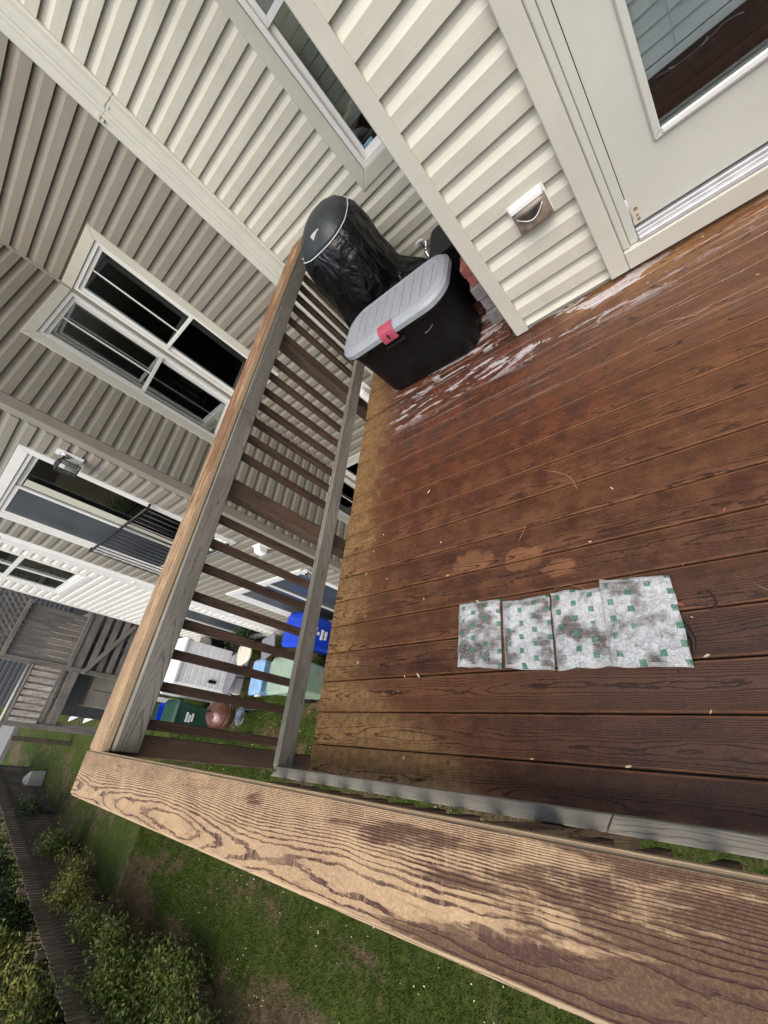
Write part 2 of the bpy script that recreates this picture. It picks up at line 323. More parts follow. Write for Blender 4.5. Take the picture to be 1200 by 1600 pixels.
MT['blue_bin'] = plain('blue_plastic', (0.010, 0.055, 0.52), 0.38, var=0.15)
MT['light_blue'] = plain('light_blue_plastic', (0.26, 0.45, 0.68), 0.45, var=0.15)
MT['copper'] = plain('brown_enamel', (0.115, 0.042, 0.024), 0.10, 0.15, var=0.15, spec=0.8)
MT['cream_plastic'] = plain('cream_plastic', (0.70, 0.66, 0.55), 0.5, var=0.08)
MT['cream_tan'] = plain('tan_panel', (0.30, 0.265, 0.215), 0.6, var=0.15, scale=5)
MT['grey_cloth'] = plain('grey_cloth', (0.20, 0.20, 0.235), 0.8, var=0.15)
MT['worm'] = plain('dark_debris', (0.020, 0.014, 0.011), 0.5)
MT['leaf_yellow'] = plain('yellow_leaf', (0.62, 0.47, 0.12), 0.6, var=0.3, scale=60)
MT['leaf_pale'] = plain('pale_leaf', (0.68, 0.56, 0.34), 0.65, var=0.25, scale=60)
MT['leaf_rust'] = plain('rust_leaf', (0.28, 0.095, 0.06), 0.65, var=0.3, scale=60)
MT['straw'] = plain('straw', (0.40, 0.25, 0.14), 0.7, var=0.2)
MT['white_print'] = plain('white_print', (0.72, 0.74, 0.72), 0.5)
MT['sticker'] = plain('blue_sticker', (0.20, 0.33, 0.42), 0.4, var=0.3, scale=80)
MT['rust'] = plain('rusty_metal', (0.33, 0.19, 0.07), 0.7, var=0.4, scale=60)
MT['pack'] = pack_mat()
_k = NT('clear_film'); MT['clear_film'] = _k.done(_k.n('MixShader', {0: 0.06, 1: _k.n('BsdfTransparent').outputs[0], 2: _k.n('BsdfGlossy', {0: (0.9, 0.9, 0.9, 1), 1: 0.2}).outputs[0]}).outputs[0])
MT['lawn'] = lawn_mat('lawn_ground', True); MT['blade'] = lawn_mat('grass_blade', False)
MT['leafA'] = leaf_mat('shrub_leaf', (0.065, 0.110, 0.022), (0.165, 0.190, 0.040))
MT['leafB'] = leaf_mat('yellowing_leaf', (0.19, 0.20, 0.045), (0.33, 0.30, 0.08))
MT['leafC'] = leaf_mat('dark_leaf', (0.022, 0.045, 0.016), (0.045, 0.075, 0.025))
MT['bark'] = plain('bark', (0.10, 0.075, 0.055), 0.95, var=0.3, scale=20, bumps=0.5)
def cover_mat():
    k = NT('grill_cover_vinyl'); w = k.pos()
    f = k.noise(k.vscale(w, (6, 6, 3.0)), 1.0, 4, 0.5, 1.2)
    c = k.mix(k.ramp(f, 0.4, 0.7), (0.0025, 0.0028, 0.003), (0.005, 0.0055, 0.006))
    return k.done(k.bsdf(c, 0.34, k.bump(f, 1.0, 0.07), 0, 0.45))
MT['cover'] = cover_mat()
MT['cover_top'] = plain('skylit_cover_top', (0.030, 0.037, 0.040), 0.45, var=0.15, scale=9, bumps=0.2)  # same cover as the skirt; sky light on its top painted in as grey

# ------------------------------------------------------------------ mesh helpers
class MB:
    def __init__(s): s.v = []; s.f = []
    def add(s, vs, fs):
        o = len(s.v); s.v += [tuple(v) for v in vs]; s.f += [tuple(i + o for i in f) for f in fs]; return s
    def box(s, x0, x1, y0, y1, z0, z1):
        return s.add([(x0, y0, z0), (x1, y0, z0), (x1, y1, z0), (x0, y1, z0), (x0, y0, z1), (x1, y0, z1), (x1, y1, z1), (x0, y1, z1)],
                     [(0, 3, 2, 1), (4, 5, 6, 7), (0, 1, 5, 4), (1, 2, 6, 5), (2, 3, 7, 6), (3, 0, 4, 7)])
    def prism(s, poly, axis, a, b):
        """poly: list of 2D points; extruded along axis 'x','y','z' from a to b"""
        n = len(poly)
        def P(p, t): return {'x': (t, p[0], p[1]), 'y': (p[0], t, p[1]), 'z': (p[0], p[1], t)}[axis]
        vs = [P(p, a) for p in poly] + [P(p, b) for p in poly]
        fs = [tuple(range(n)), tuple(range(2 * n - 1, n - 1, -1))] + [(i, i + n, (i + 1) % n + n, (i + 1) % n) for i in range(n)]
        return s.add(vs, fs)
    def loft(s, rings, cap=True):
        n = len(rings[0]); o = len(s.v)
        for r in rings: s.v += [tuple(p) for p in r]
        for j in range(len(rings) - 1):
            for i in range(n):
                a = o + j * n + i; b = o + j * n + (i + 1) % n
                s.f.append((a, b, b + n, a + n))
        if cap:
            s.f.append(tuple(o + i for i in reversed(range(n)))); s.f.append(tuple(o + (len(rings) - 1) * n + i for i in range(n)))
        return s
    def tube(s, pts, r, n=8):
        pts = [Vector(p) for p in pts]; rings = []
        rr = r if isinstance(r, (list, tuple)) else [r] * len(pts)
        for i, p in enumerate(pts):
            d = (pts[min(i + 1, len(pts) - 1)] - pts[max(i - 1, 0)]).normalized()
            u = d.orthogonal().normalized() if i == 0 else (u - d * u.dot(d)).normalized()
            w = d.cross(u)
            rings.append([p + (u * math.cos(2 * PI * k / n) + w * math.sin(2 * PI * k / n)) * rr[i] for k in range(n)])
        return s.loft(rings)
    def lathe(s, prof, c=(0, 0, 0), n=24, axis='z'):
        rings = []
        for r, z in prof:
            ring = []
            for k in range(n):
                a = 2 * PI * k / n; x, y = r * math.cos(a), r * math.sin(a)
                q = (x, y, z) if axis == 'z' else (x, z, -y) if axis == 'y' else (z, x, y)
                ring.append((c[0] + q[0], c[1] + q[1], c[2] + q[2]))
            rings.append(ring)
        return s.loft(rings)
    def build(s, name, mat, parent=None, bevel=0.0, smooth=False, loc=None, rotz=0.0, seg=1, fixn=True):
        me = bpy.data.meshes.new(name); me.from_pydata(s.v, [], s.f)
        if fixn or bevel:
            bm = bmesh.new(); bm.from_mesh(me)
            bmesh.ops.recalc_face_normals(bm, faces=bm.faces)
            if bevel: bmesh.ops.bevel(bm, geom=[e for e in bm.edges], offset=bevel, segments=seg, affect='EDGES', clamp_overlap=True)
            bm.to_mesh(me); bm.free()
        if mat: me.materials.append(MT[mat])
        if smooth: me.polygons.foreach_set('use_smooth', [True] * len(me.polygons))
        o = bpy.data.objects.new(name, me); C.objects.link(o)
        if loc is not None: o.location = loc
        o.rotation_euler.z = rotz
        if parent is not None: o.parent = parent
        return o
def rrect(x0, x1, y0, y1, r, z, n=5):
    pts = []
    for cx, cy, a0 in ((x1 - r, y1 - r, 0), (x0 + r, y1 - r, PI / 2), (x0 + r, y0 + r, PI), (x1 - r, y0 + r, 1.5 * PI)):
        for k in range(n + 1):
            a = a0 + PI / 2 * k / n; pts.append((cx + r * math.cos(a), cy + r * math.sin(a), z))
    return pts
def thing(name, label, cat, loc=(0, 0, 0), rotz=0.0, group=None):
    o = bpy.data.objects.new(name, None); C.objects.link(o); o.empty_display_size = 0.1
    o.location = loc; o.rotation_euler.z = rotz; return tag(o, label, cat, group)
def tag(o, label, cat, group=None):
    o['label'] = label; o['category'] = cat
    if group: o['group'] = group
    return o
def board(name, mat, parent, size, center, bevel=0.003, rot=(0, 0, 0), jit=0.0):
    """a timber with its length along local X (so the grain follows it)"""
    l, w, t = size
    o = MB().box(-l / 2, l / 2, -w / 2, w / 2, -t / 2, t / 2).build(name, mat, parent, bevel)
    o.location = center; o.rotation_euler = rot
    if jit: o.rotation_euler = tuple(a + random.uniform(-jit, jit) for a in rot)
    return o
def struct(o, kind='structure'): o['kind'] = kind; return o

# ------------------------------------------------------------------ the setting: lawn
GZ = -3.5
mb = MB(); nx = 80
xs = np.concatenate([[-120, -60, -40], np.linspace(-30, 8, 60), [20, 60, 120]]); ys = np.concatenate([[-120, -60, -25], np.linspace(-14, 6, 40), [20, 60, 120]])
vs = []; 
for y in ys:
    for x in xs:
        vs.append((x, y, GZ + 0.05 * (mnoise.noise(Vector((x * 0.5, y * 0.5, 0))))))
fs = [(j * len(xs) + i, j * len(xs) + i + 1, (j + 1) * len(xs) + i + 1, (j + 1) * len(xs) + i) for j in range(len(ys) - 1) for i in range(len(xs) - 1)]
mb.add(vs, fs); g = struct(mb.build('lawn', 'lawn', smooth=True))
# grass blades (uncountable)
def grass(n, x0, x1, y0, y1, h0, h1, name, label, wd=0.0032):
    x = rng.uniform(x0, x1, n); y = rng.uniform(y0, y1, n)
    keep = np.array([mnoise.noise(Vector((a * 1.3, b * 1.3, 3.0))) > -0.62 for a, b in zip(x, y)])
    x, y = x[keep], y[keep]; n = len(x)
    z = np.array([GZ + 0.05 * mnoise.noise(Vector((a * 0.5, b * 0.5, 0))) for a, b in zip(x, y)]) - 0.004
    a = rng.uniform(0, 2 * PI, n); h = rng.uniform(h0, h1, n); lean = rng.uniform(0.1, 0.9, n) * h; b = rng.uniform(0, 2 * PI, n); w = rng.uniform(0.6, 1.5, n) * wd
    V = np.zeros((n, 3, 3))
    V[:, 0] = np.stack([x + np.cos(a) * w, y + np.sin(a) * w, z], 1); V[:, 1] = np.stack([x - np.cos(a) * w, y - np.sin(a) * w, z], 1)
    V[:, 2] = np.stack([x + np.cos(b) * lean, y + np.sin(b) * lean, z + h], 1)
    me = bpy.data.meshes.new(name); me.vertices.add(3 * n); me.vertices.foreach_set('co', V.ravel())
    me.loops.add(3 * n); me.loops.foreach_set('vertex_index', np.arange(3 * n, dtype=np.int32))
    me.polygons.add(n); me.polygons.foreach_set('loop_start', np.arange(0, 3 * n, 3, dtype=np.int32)); me.update(calc_edges=True)
    me.materials.append(MT['blade']); o = bpy.data.objects.new(name, me); C.objects.link(o); o['kind'] = 'stuff'
    o['label'] = label; o['category'] = 'grass'; return o
grass(330000, -11.5, -0.3, -3.6, 3.0, 0.02, 0.075, 'grass', 'patchy green and straw coloured lawn grass below the deck')

# fallen petals and seed fluff on the grass (uncountable flecks)
V = []; F = []
for i_ in range(900):
    x, y = rng.uniform(-10, -1), rng.uniform(-3.4, 2.0); z = GZ + 0.05 * mnoise.noise(Vector((x * 0.5, y * 0.5, 0))) + rng.uniform(0.015, 0.05)
    q = rng.uniform(0.004, 0.014) * (1.6 if rng.random() < 0.06 else 1); a = rng.uniform(0, 6.3); t_ = rng.uniform(-0.5, 0.5)
    o_ = len(V); V += [(x + q * math.cos(a + h_), y + q * math.sin(a + h_) * 0.7, z + q * t_ * math.cos(h_)) for h_ in (0, 1.4, 3.0, 4.6)]; F += [(o_, o_ + 1, o_ + 2, o_ + 3)]
pt = MB().add(V, F).build('fallen_petals', 'leaf_pale', fixn=False); pt['kind'] = 'stuff'; pt['label'] = 'pale petals and leaf flecks scattered over the lawn'; pt['category'] = 'petals'

# ------------------------------------------------------------------ deck
deck = thing('deck', 'raised wooden deck of dark red brown boards with four ice packs lying on it', 'deck', (0, 0, 0))
DX0, DX1 = -1.85, 2.3
pitch = 0.1435; y0 = 0.0655 - pitch
i = 0
while True:
    ya = y0 + i * pitch + 0.002; yb = ya + pitch - 0.0046
    if ya > 3.56: break
    x1 = DX1 if ya < 2.10 else -0.66
    if ya < 2.17 < yb: yb = min(yb, 2.186)
    yb = min(yb, 3.57)
    xe = DX0 + random.uniform(-0.004, 0.004)
    o = board('deck_board', 'deck', deck, (x1 - xe, yb - ya, 0.026), ((x1 + xe) / 2, (ya + yb) / 2, -0.013 + random.uniform(-0.0008, 0.0006)), 0.0028)
    i += 1
board('rim_joist', 'brown_wood', deck, (3.63, 0.038, 0.19), (DX0 + 0.022, 1.755, -0.123), rot=(0, 0, PI / 2))
board('rim_joist', 'brown_wood', deck, (4.1, 0.038, 0.19), (0.245, -0.05, -0.123))
for x in np.arange(-1.45, 2.3, 0.4):
    ye = 3.5 if x < -0.7 else 2.13
    board('joist', 'brown_wood', deck, (ye + 0.02, 0.038, 0.18), (x, (ye - 0.02) / 2, -0.118), rot=(0, 0, PI / 2))
for x, y in ((-1.70, 0.12), (2.1, 0.12)):
    board('support_post', 'post_wood', deck, (3.3, 0.14, 0.14), (x, y, -1.86), rot=(0, PI / 2, 0))
scr = MB()
for k in range(25):
    for xj in (-1.812, -1.05, -0.25, 0.55, 1.35):
        for dy in (-0.045, 0.045):
            yy = y0 + (k + 0.5) * pitch + dy + random.uniform(-0.006, 0.006); xx = xj + random.uniform(-0.01, 0.01)
            if yy > 3.5 or (yy > 2.1 and xx > -0.7): continue
            scr.lathe([(0.0044, -0.002), (0.0044, 0.0006), (0.0008, 0.0004)], (xx, yy, 0.0), 7)
so = scr.build('screw_heads', 'worm', deck, fixn=False); so['kind'] = 'stuff'
MB().box(DX0 + 0.05, DX1 - 0.02, -0.028, 2.12, -0.0268, -0.0262).build('gap_shade_sheet', 'black_plastic', deck, fixn=False)  # black sheet added under the boards, stands in for shade in the gaps

# ------------------------------------------------------------------ side railing
rail = thing('side_railing', 'weathered wooden railing with golden cap running from the deck corner to the house wall', 'railing', (-1.95, 1.8, 0))
def P(o, parent=rail):
    o.matrix_parent_inverse = Matrix.Translation(parent.location).inverted(); return o
mb = MB()
def slab(c4, z0, z1):   # four xy corners
    return MB().add([(x, y, z0) for x, y in c4] + [(x, y, z1) for x, y in c4], [(3, 2, 1, 0), (4, 5, 6, 7), (0, 1, 5, 4), (1, 2, 6, 5), (2, 3, 7, 6), (3, 0, 4, 7)])
# cap built along local X, turned to run north
L = 3.6
ang = math.atan2(3.572 - (-0.052), (-1.985) - (-2.022))
ctr = Vector(((-1.985 - 2.022) / 2, (3.572 - 0.052) / 2, 0.875))
ln = math.hypot(3.572 + 0.052, 0.037)
o = MB().box(-ln / 2, ln / 2, -0.072, 0.072, -0.015, 0.015).build('cap_rail', 'cap_side', rail, 0.005, seg=2); o.location = ctr; o.rotation_euler.z = ang; P(o)
def tapered(name, mat, parent, x0, x1, y0, y1, z0, z1, m0=0.0, m1=0.0, along='y', bevel=0.003):
    """rail on edge with mitred ends (m: offset of the far face at each end)"""
    if along == 'y':
        l = y1 - y0; w = x1 - x0
        poly = [(-l / 2, w / 2), (l / 2, w / 2), (l / 2 + m1, -w / 2), (-l / 2 + m0, -w / 2)]
        o = MB().prism(poly, 'z', -(z1 - z0) / 2, (z1 - z0) / 2).build(name, mat, parent, bevel)
        o.location = ((x0 + x1) / 2, (y0 + y1) / 2, (z0 + z1) / 2); o.rotation_euler.z = PI / 2
    else:
        l = x1 - x0; w = y1 - y0
        poly = [(-l / 2, w / 2), (l / 2, w / 2), (l / 2 + m1, -w / 2), (-l / 2 + m0, -w / 2)]
        o = MB().prism(poly, 'z', -(z1 - z0) / 2, (z1 - z0) / 2).build(name, mat, parent, bevel)
        o.location = ((x0 + x1) / 2, (y0 + y1) / 2, (z0 + z1) / 2)
    return o
P(tapered('top_rail', 'grey_wood', rail, -1.958, -1.92, -0.046, 1.715, 0.768, 0.858, 0, -0.03))
P(tapered('top_rail', 'grey_wood', rail, -1.958, -1.92, 1.719, 3.57, 0.768, 0.858, -0.03, 0))
P(tapered('bottom_rail', 'grey_wood', rail, -1.958, -1.92, -0.042, 3.57, 0.04, 0.13, -0.036, 0))
for ya, yb in ((-0.06, 0.018), (1.175, 1.268), (2.440, 2.532)):
    P(board('post', 'post_wood', rail, (1.35, yb - ya, 0.09), (-2.008, (ya + yb) / 2, 0.175), 0.004, rot=(0, -PI / 2, 0)))
for y in (0.055, 0.198, 0.331, 0.463, 0.597, 0.741, 0.875, 1.015, 1.432, 1.570, 1.70, 1.832, 1.962, 2.102, 2.238, 2.69, 2.835, 2.97, 3.10, 3.235, 3.37, 3.50):
    P(board('baluster', 'brown_wood', rail, (0.80, 0.036, 0.038), (-1.978, y, 0.447 + random.uniform(-0.012, 0.012)), 0.003, rot=(random.uniform(-0.02, 0.02), -PI / 2, random.uniform(-0.03, 0.03))))

# ------------------------------------------------------------------ front railing
fr = thing('front_railing', 'wooden front railing whose broad worn cap board runs close below the camera', 'railing', (0, -0.1, 0))
o = MB().box(-2.2, 2.2, -0.0735, 0.0735, -0.016, 0.016).build('cap_rail', 'cap_front', fr, 0.006, seg=2); o.location = (0.09, -0.1255, 0.874); P(o, fr)
for spec in (('top_rail', -1.955, 2.29, 0.768, 0.857, 0, 0),):
    P(tapered(spec[0], 'grey_wood', fr, spec[1], spec[2], -0.104, -0.066, spec[3], spec[4], 0, 0, 'x'), fr)
P(tapered('bottom_rail', 'grey_wood', fr, -1.922, -0.452, -0.085, -0.044, 0.04, 0.13, -0.036, -0.022, 'x'), fr)
P(tapered('bottom_rail', 'grey_wood', fr, -0.448, 2.29, -0.085, -0.044, 0.04, 0.13, -0.022, 0, 'x'), fr)
for x in (-0.62, 0.72, 2.24):
    P(board('post', 'post_wood', fr, (1.35, 0.09, 0.09), (x, -0.133, 0.175), 0.004, rot=(0, -PI / 2, 0)), fr)
x = -1.84
while x < 2.2:
    if min(abs(x - q) for q in (-0.62, 0.72, 2.24)) > 0.075:
        P(board('baluster', 'brown_wood', fr, (0.80, 0.036, 0.038), (x, -0.120, 0.447), 0.003, rot=(0, -PI / 2, random.uniform(-0.04, 0.04))), fr)
    x += 0.134

# ------------------------------------------------------------------ vinyl siding
H = 0.1295
PROF = [(0.0, 0.011), (-0.0195, 0.011), (-0.0208, 0.0), (-0.024, 0.0), (-0.0232, 0.064), (-0.006, 0.094), (-0.003, H), (0.0, H)]
_sid = {}
def course(parent, mat, a, b, zb, frame, h0=0.0, h1=H):
    """one dutch-lap course from a to b along the wall; frame(t) -> world origin, rotz"""
    l = b - a
    if l < 0.012: return
    key = (round(l, 4), round(h0, 4), round(h1, 4), mat)
    if key not in _sid:
        pr = [(y, min(max(z, h0), h1)) for y, z in PROF]
        q = []
        for p in pr:
            if not q or (abs(p[0] - q[-1][0]) + abs(p[1] - q[-1][1])) > 1e-6: q.append(p)
        m = MB().prism(q, 'x', 0, l); me = bpy.data.meshes.new('siding_course'); me.from_pydata(m.v, [], m.f)
        bm = bmesh.new(); bm.from_mesh(me); bmesh.ops.recalc_face_normals(bm, faces=bm.faces); bm.to_mesh(me); bm.free()
        me.materials.append(MT[mat]); _sid[key] = me
    o = bpy.data.objects.new('siding_course', _sid[key]); C.objects.link(o)
    org, rz = frame; ux = Vector((math.cos(rz), math.sin(rz), 0))
    o.location = Vector(org) + ux * a + Vector((0, 0, zb)); o.rotation_euler.z = rz; o.parent = parent
def clad(parent, mat, frame, a, b, z0, z1, holes, zref):
    """siding over [a,b]x[z0,z1]; holes: (a0,a1,z0,z1); zref: a butt line"""
    k0 = math.floor((z0 - zref) / H); z = zref + k0 * H
    while z < z1 - 1e-4:
        lo, hi = max(z, z0), min(z + H, z1)
        hs = [h for h in holes if h[2] < hi - 1e-4 and h[3] > lo + 1e-4]
        br = sorted(set([a, b] + [t for h in hs for t in h[:2] if a < t < b]))
        for s0, s1 in zip(br[:-1], br[1:]):
            hh = [h for h in hs if h[0] < (s0 + s1) / 2 < h[1]]
            if not hh: course(parent, mat, s0, s1, z, frame, lo - z, hi - z); continue
            h = hh[0]
            if h[2] - lo > 0.01: course(parent, mat, s0, s1, z, frame, lo - z, h[2] - z)
            if hi - h[3] > 0.01: course(parent, mat, s0, s1, z, frame, h[3] - z, hi - z)
        z += H
def wallbox(parent, mat, x0, x1, y0, y1, z0, z1, holes=(), face='y'):
    """sheathing with openings (holes along the wall direction)"""
    mb = MB(); a, b = (x0, x1) if face == 'y' else (y0, y1)
    us = sorted(set([a, b] + [t for h in holes for t in h[:2] if a < t < b])); zs = sorted(set([z0, z1] + [t for h in holes for t in h[2:] if z0 < t < z1]))
    for u0, u1 in zip(us[:-1], us[1:]):
        for w0, w1 in zip(zs[:-1], zs[1:]):
            if any(h[0] < (u0 + u1) / 2 < h[1] and h[2] < (w0 + w1) / 2 < h[3] for h in holes): continue
            mb.box(*((u0, u1, y0, y1) if face == 'y' else (x0, x1, u0, u1)), w0, w1)
    return mb.build('wall', mat, parent, fixn=False)
TOP = 4.0
FY = lambda y: ((0, y, 0), 0.0)            # wall facing south, outer face of sheathing at y
FX = lambda x: ((x, 0, 0), PI / 2)         # wall facing east

def frame_rect(name, mat, parent, a0, a1, z0, z1, w, o0, o1, frame, bev=0.003, bottom=True, skip=None):
    """picture-frame casing made of mitred boards; a = along wall, o0..o1 = depth (negative is outward)"""
    org, rz = frame; ux = Vector((math.cos(rz), math.sin(rz), 0)); uy = Vector((-math.sin(rz), math.cos(rz), 0))
    polys = [[(a0, z1), (a1, z1), (a1 - w, z1 - w), (a0 + w, z1 - w)], [(a0, z1), (a0 + w, z1 - w), (a0 + w, z0 + w), (a0, z0)],
             [(a1, z1), (a1, z0), (a1 - w, z0 + w), (a1 - w, z1 - w)]]
    if bottom: polys.append([(a0, z0), (a0 + w, z0 + w), (a1 - w, z0 + w), (a1, z0)])
    if skip == 'a0':
        polys = [[(a0, z1), (a1, z1), (a1 - w, z1 - w), (a0, z1 - w)], polys[2], [(a0, z0), (a0, z0 + w), (a1 - w, z0 + w), (a1, z0)]]
    if skip == 'a1':
        polys = [[(a0, z1), (a1, z1), (a1, z1 - w), (a0 + w, z1 - w)], polys[1], [(a0, z0), (a0 + w, z0 + w), (a1, z0 + w), (a1, z0)]]
    res = []
    for p in polys:
        cx = sum(q[0] for q in p) / 4; cz = sum(q[1] for q in p) / 4
        s = 1 - 0.0012 / max(0.05, w)
        p2 = [(cx + (q[0] - cx) * 0.9995, cz + (q[1] - cz) * 0.9995) for q in p]
        vs = []
        for o_ in (o0, o1):
            for q in p2:
                v = Vector(org) + ux * q[0] + uy * o_; vs.append((v.x, v.y, v.z + q[1]))
        m = MB().add(vs, [(0, 1, 2, 3), (7, 6, 5, 4)] + [(i, i + 4, (i + 1) % 4 + 4, (i + 1) % 4) for i in range(4)])
        res.append(m.build(name, mat, parent, bev))
    return res
def wbox(name, mat, parent, frame, a0, a1, o0, o1, z0, z1, bev=0.0):
    org, rz = frame; ux = Vector((math.cos(rz), math.sin(rz), 0)); uy = Vector((-math.sin(rz), math.cos(rz), 0))
    vs = []
    for z in (z0, z1):
        for a, o_ in ((a0, o0), (a1, o0), (a1, o1), (a0, o1)):
            v = Vector(org) + ux * a + uy * o_; vs.append((v.x, v.y, v.z + z))
    return MB().add(vs, [(0, 3, 2, 1), (4, 5, 6, 7), (0, 1, 5, 4), (1, 2, 6, 5), (2, 3, 7, 6), (3, 0, 4, 7)]).build(name, mat, parent, bev)
def window(parent, frame, a0, a1, z0, z1, casing, split=None, vbar=False, cw=0.09, vinyl='trim_white', screen=False, slider=False, curtains=True, depth=0.5, both=False, casing_o=-0.034, skip=None):
    """double-hung / sliding unit: a0..a1,z0..z1 = clear opening inside the casing"""
    win = bpy.data.objects.new('window', None); C.objects.link(win); win.parent = parent
    if casing: frame_rect('casing', casing, win, a0 - (0.0 if skip == 'a0' else cw), a1 + (0.0 if skip == 'a1' else cw), z0 - cw, z1 + cw, cw, casing_o, 0.004, frame, skip=skip)
    frame_rect('frame', vinyl, win, a0 + 0.0015, a1 - 0.0015, z0 + 0.0015, z1 - 0.0015, 0.035, -0.020, 0.05, frame, 0.002)
    zi0, zi1, ai0, ai1 = z0 + 0.037, z1 - 0.037, a0 + 0.037, a1 - 0.037
    if slider:
        mid = (ai0 + ai1) / 2
        for s0, s1, oo in ((ai0, mid + 0.03, 0.004), (mid - 0.03, ai1, 0.024)):
            frame_rect('sash', vinyl, win, s0, s1, zi0, zi1, 0.05, oo - 0.008, oo + 0.010, frame, 0.002)
            wbox('pane', 'glass_dark' if (screen and (oo < 0.01 or both)) else 'glass', win, frame, s0 + 0.048, s1 - 0.048, oo, oo + 0.004, zi0 + 0.048, zi1 - 0.048)
    else:
        sp = split if split is not None else (zi0 + zi1) / 2
        for s0, s1, oo, sc in ((sp - 0.02, zi1, 0.004, False), (zi0, sp + 0.02, 0.024, screen)):
            frame_rect('sash', vinyl, win, ai0, ai1, s0, s1, 0.036, oo - 0.008, oo + 0.010, frame, 0.002)
            wbox('pane', 'glass_dark' if sc else 'glass', win, frame, ai0 + 0.034, ai1 - 0.034, oo, oo + 0.004, s0 + 0.034, s1 - 0.034)
            if vbar:
                dz_ = -0.004 if oo < 0.01 else 0.006; wbox('glazing_bar', vinyl, win, frame, (a0 + a1) / 2 - 0.008, (a0 + a1) / 2 + 0.008, oo + dz_, oo + dz_ + 0.0035, s0 + 0.036, s1 - 0.036)
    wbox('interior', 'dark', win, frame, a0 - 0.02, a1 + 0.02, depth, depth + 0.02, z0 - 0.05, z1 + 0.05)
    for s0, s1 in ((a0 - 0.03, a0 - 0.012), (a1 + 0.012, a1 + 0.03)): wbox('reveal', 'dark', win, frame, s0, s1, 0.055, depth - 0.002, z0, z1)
    if curtains: wbox('curtain', 'curtain', win, frame, a0 + 0.03, a0 + (a1 - a0) * 0.28, 0.10, 0.14, z0 + 0.03, z1 - 0.03)
    return win

# ---- our own house: door wall (Y = 2.19) and the set-back wall (Y = 3.62)
YW, YR = 2.190, 3.620
house = thing('cream_townhouse', 'cream sided townhouse with glazed back door opening onto the deck', 'house', (0, 2.3, 0))
house.location = (0, 0, 0)
door_hole = (-0.117, 1.13, -0.10, 2.17)
wallbox(house, 'trim', -0.60, 2.4, YW, YW + 0.12, -3.5, TOP, [(-0.037, 1.05, 0.13, 2.10)])
w_main = [o for o in house.children if o.name.startswith('wall')][-1]
clad(w_main, 'cream', FY(YW), -0.553, 2.4, 0.026, TOP, [(-0.117, 1.130, -0.2, 2.168)], 1.378 - H * 11)
mb = MB().box(-0.626, -0.553, YW - 0.034, YW + 0.002, 0.004, TOP); mb.build('corner_post', 'trim', house, 0.004)
wallbox(house, 'trim', -0.606, -0.600, YW + 0.003, YR + 0.1, -3.5, TOP, face='x')
w_ret = MB().box(-0.626, -0.608, YW + 0.01, YR, -3.5, TOP).build('return_wall', 'cream', house)
RW = (-1.245, -0.655, 0.875, 2.42)
wallbox(house, 'trim', -2.40, -0.61, YR, YR + 0.12, -3.5, TOP, [RW])
w_rec = [o for o in house.children if o.name.startswith('wall')][-1]
zr = 2.6783 - H * 30
clad(w_rec, 'cream', FY(YR), -2.235, -0.63, -3.5, TOP, [(-1.295, -0.628, 0.825, 2.47)], zr)
win = window(house, FY(YR), RW[0], RW[1], RW[2], RW[3], 'trim', split=1.745, cw=0.09, depth=0.6, curtains=False)
for k in range(18):      # drawn blind behind the glass
    wbox('blind_slat', 'curtain', win, FY(YR), -1.20, -0.70, 0.10, 0.104, 1.09 + k * 0.075, 1.09 + k * 0.075 + 0.070)
wbox('sticker', 'sticker', win, FY(YR), -1.165, -1.09, 0.020, 0.0225, 0.920, 0.972)
wbox('sash_lock', 'black_metal', win, FY(YR), -1.10, -1.07, 0.006, 0.016, 0.884, 0.906)

# ---- our door
door = bpy.data.objects.new('door', None); C.objects.link(door); door.parent = house
F0 = FY(YW)
wbox('casing', 'trim', door, F0, -0.117, -0.036, -0.060, 0.0, 0.030, 2.17, 0.004)
wbox('casing', 'trim', door, F0, 1.046, 1.13, -0.060, 0.0, 0.030, 2.17, 0.004)
wbox('casing', 'trim', door, F0, -0.0345, 1.0445, -0.058, 0.0, 2.095, 2.17, 0.004)
wbox('brick_mould', 'door_paint', door, F0, -0.0345, -0.004, -0.050, 0.0, 0.128, 2.092, 0.006)
wbox('jamb', 'door_paint', door, F0, -0.0025, 0.034, -0.038, 0.10, 0.128, 2.092, 0.004)
wbox('jamb', 'door_paint', door, F0, 1.008, 1.044, -0.038, 0.10, 0.128, 2.092, 0.004)
# sill flashing, threshold
wbox('sill_flashing', 'trim', door, F0, -0.0345, 1.0445, -0.062, 0.0, 0.032, 0.125, 0.003)
wbox('threshold', 'alu', door, F0, 0.036, 1.006, -0.052, 0.10, 0.127, 0.150, 0.004)
wbox('threshold_ridge', 'alu', door, F0, 0.036, 1.006, -0.030, -0.020, 0.1505, 0.158, 0.002)
wbox('threshold_ridge', 'alu', door, F0, 0.036, 1.006, -0.008, 0.03, 0.1505, 0.166, 0.003)
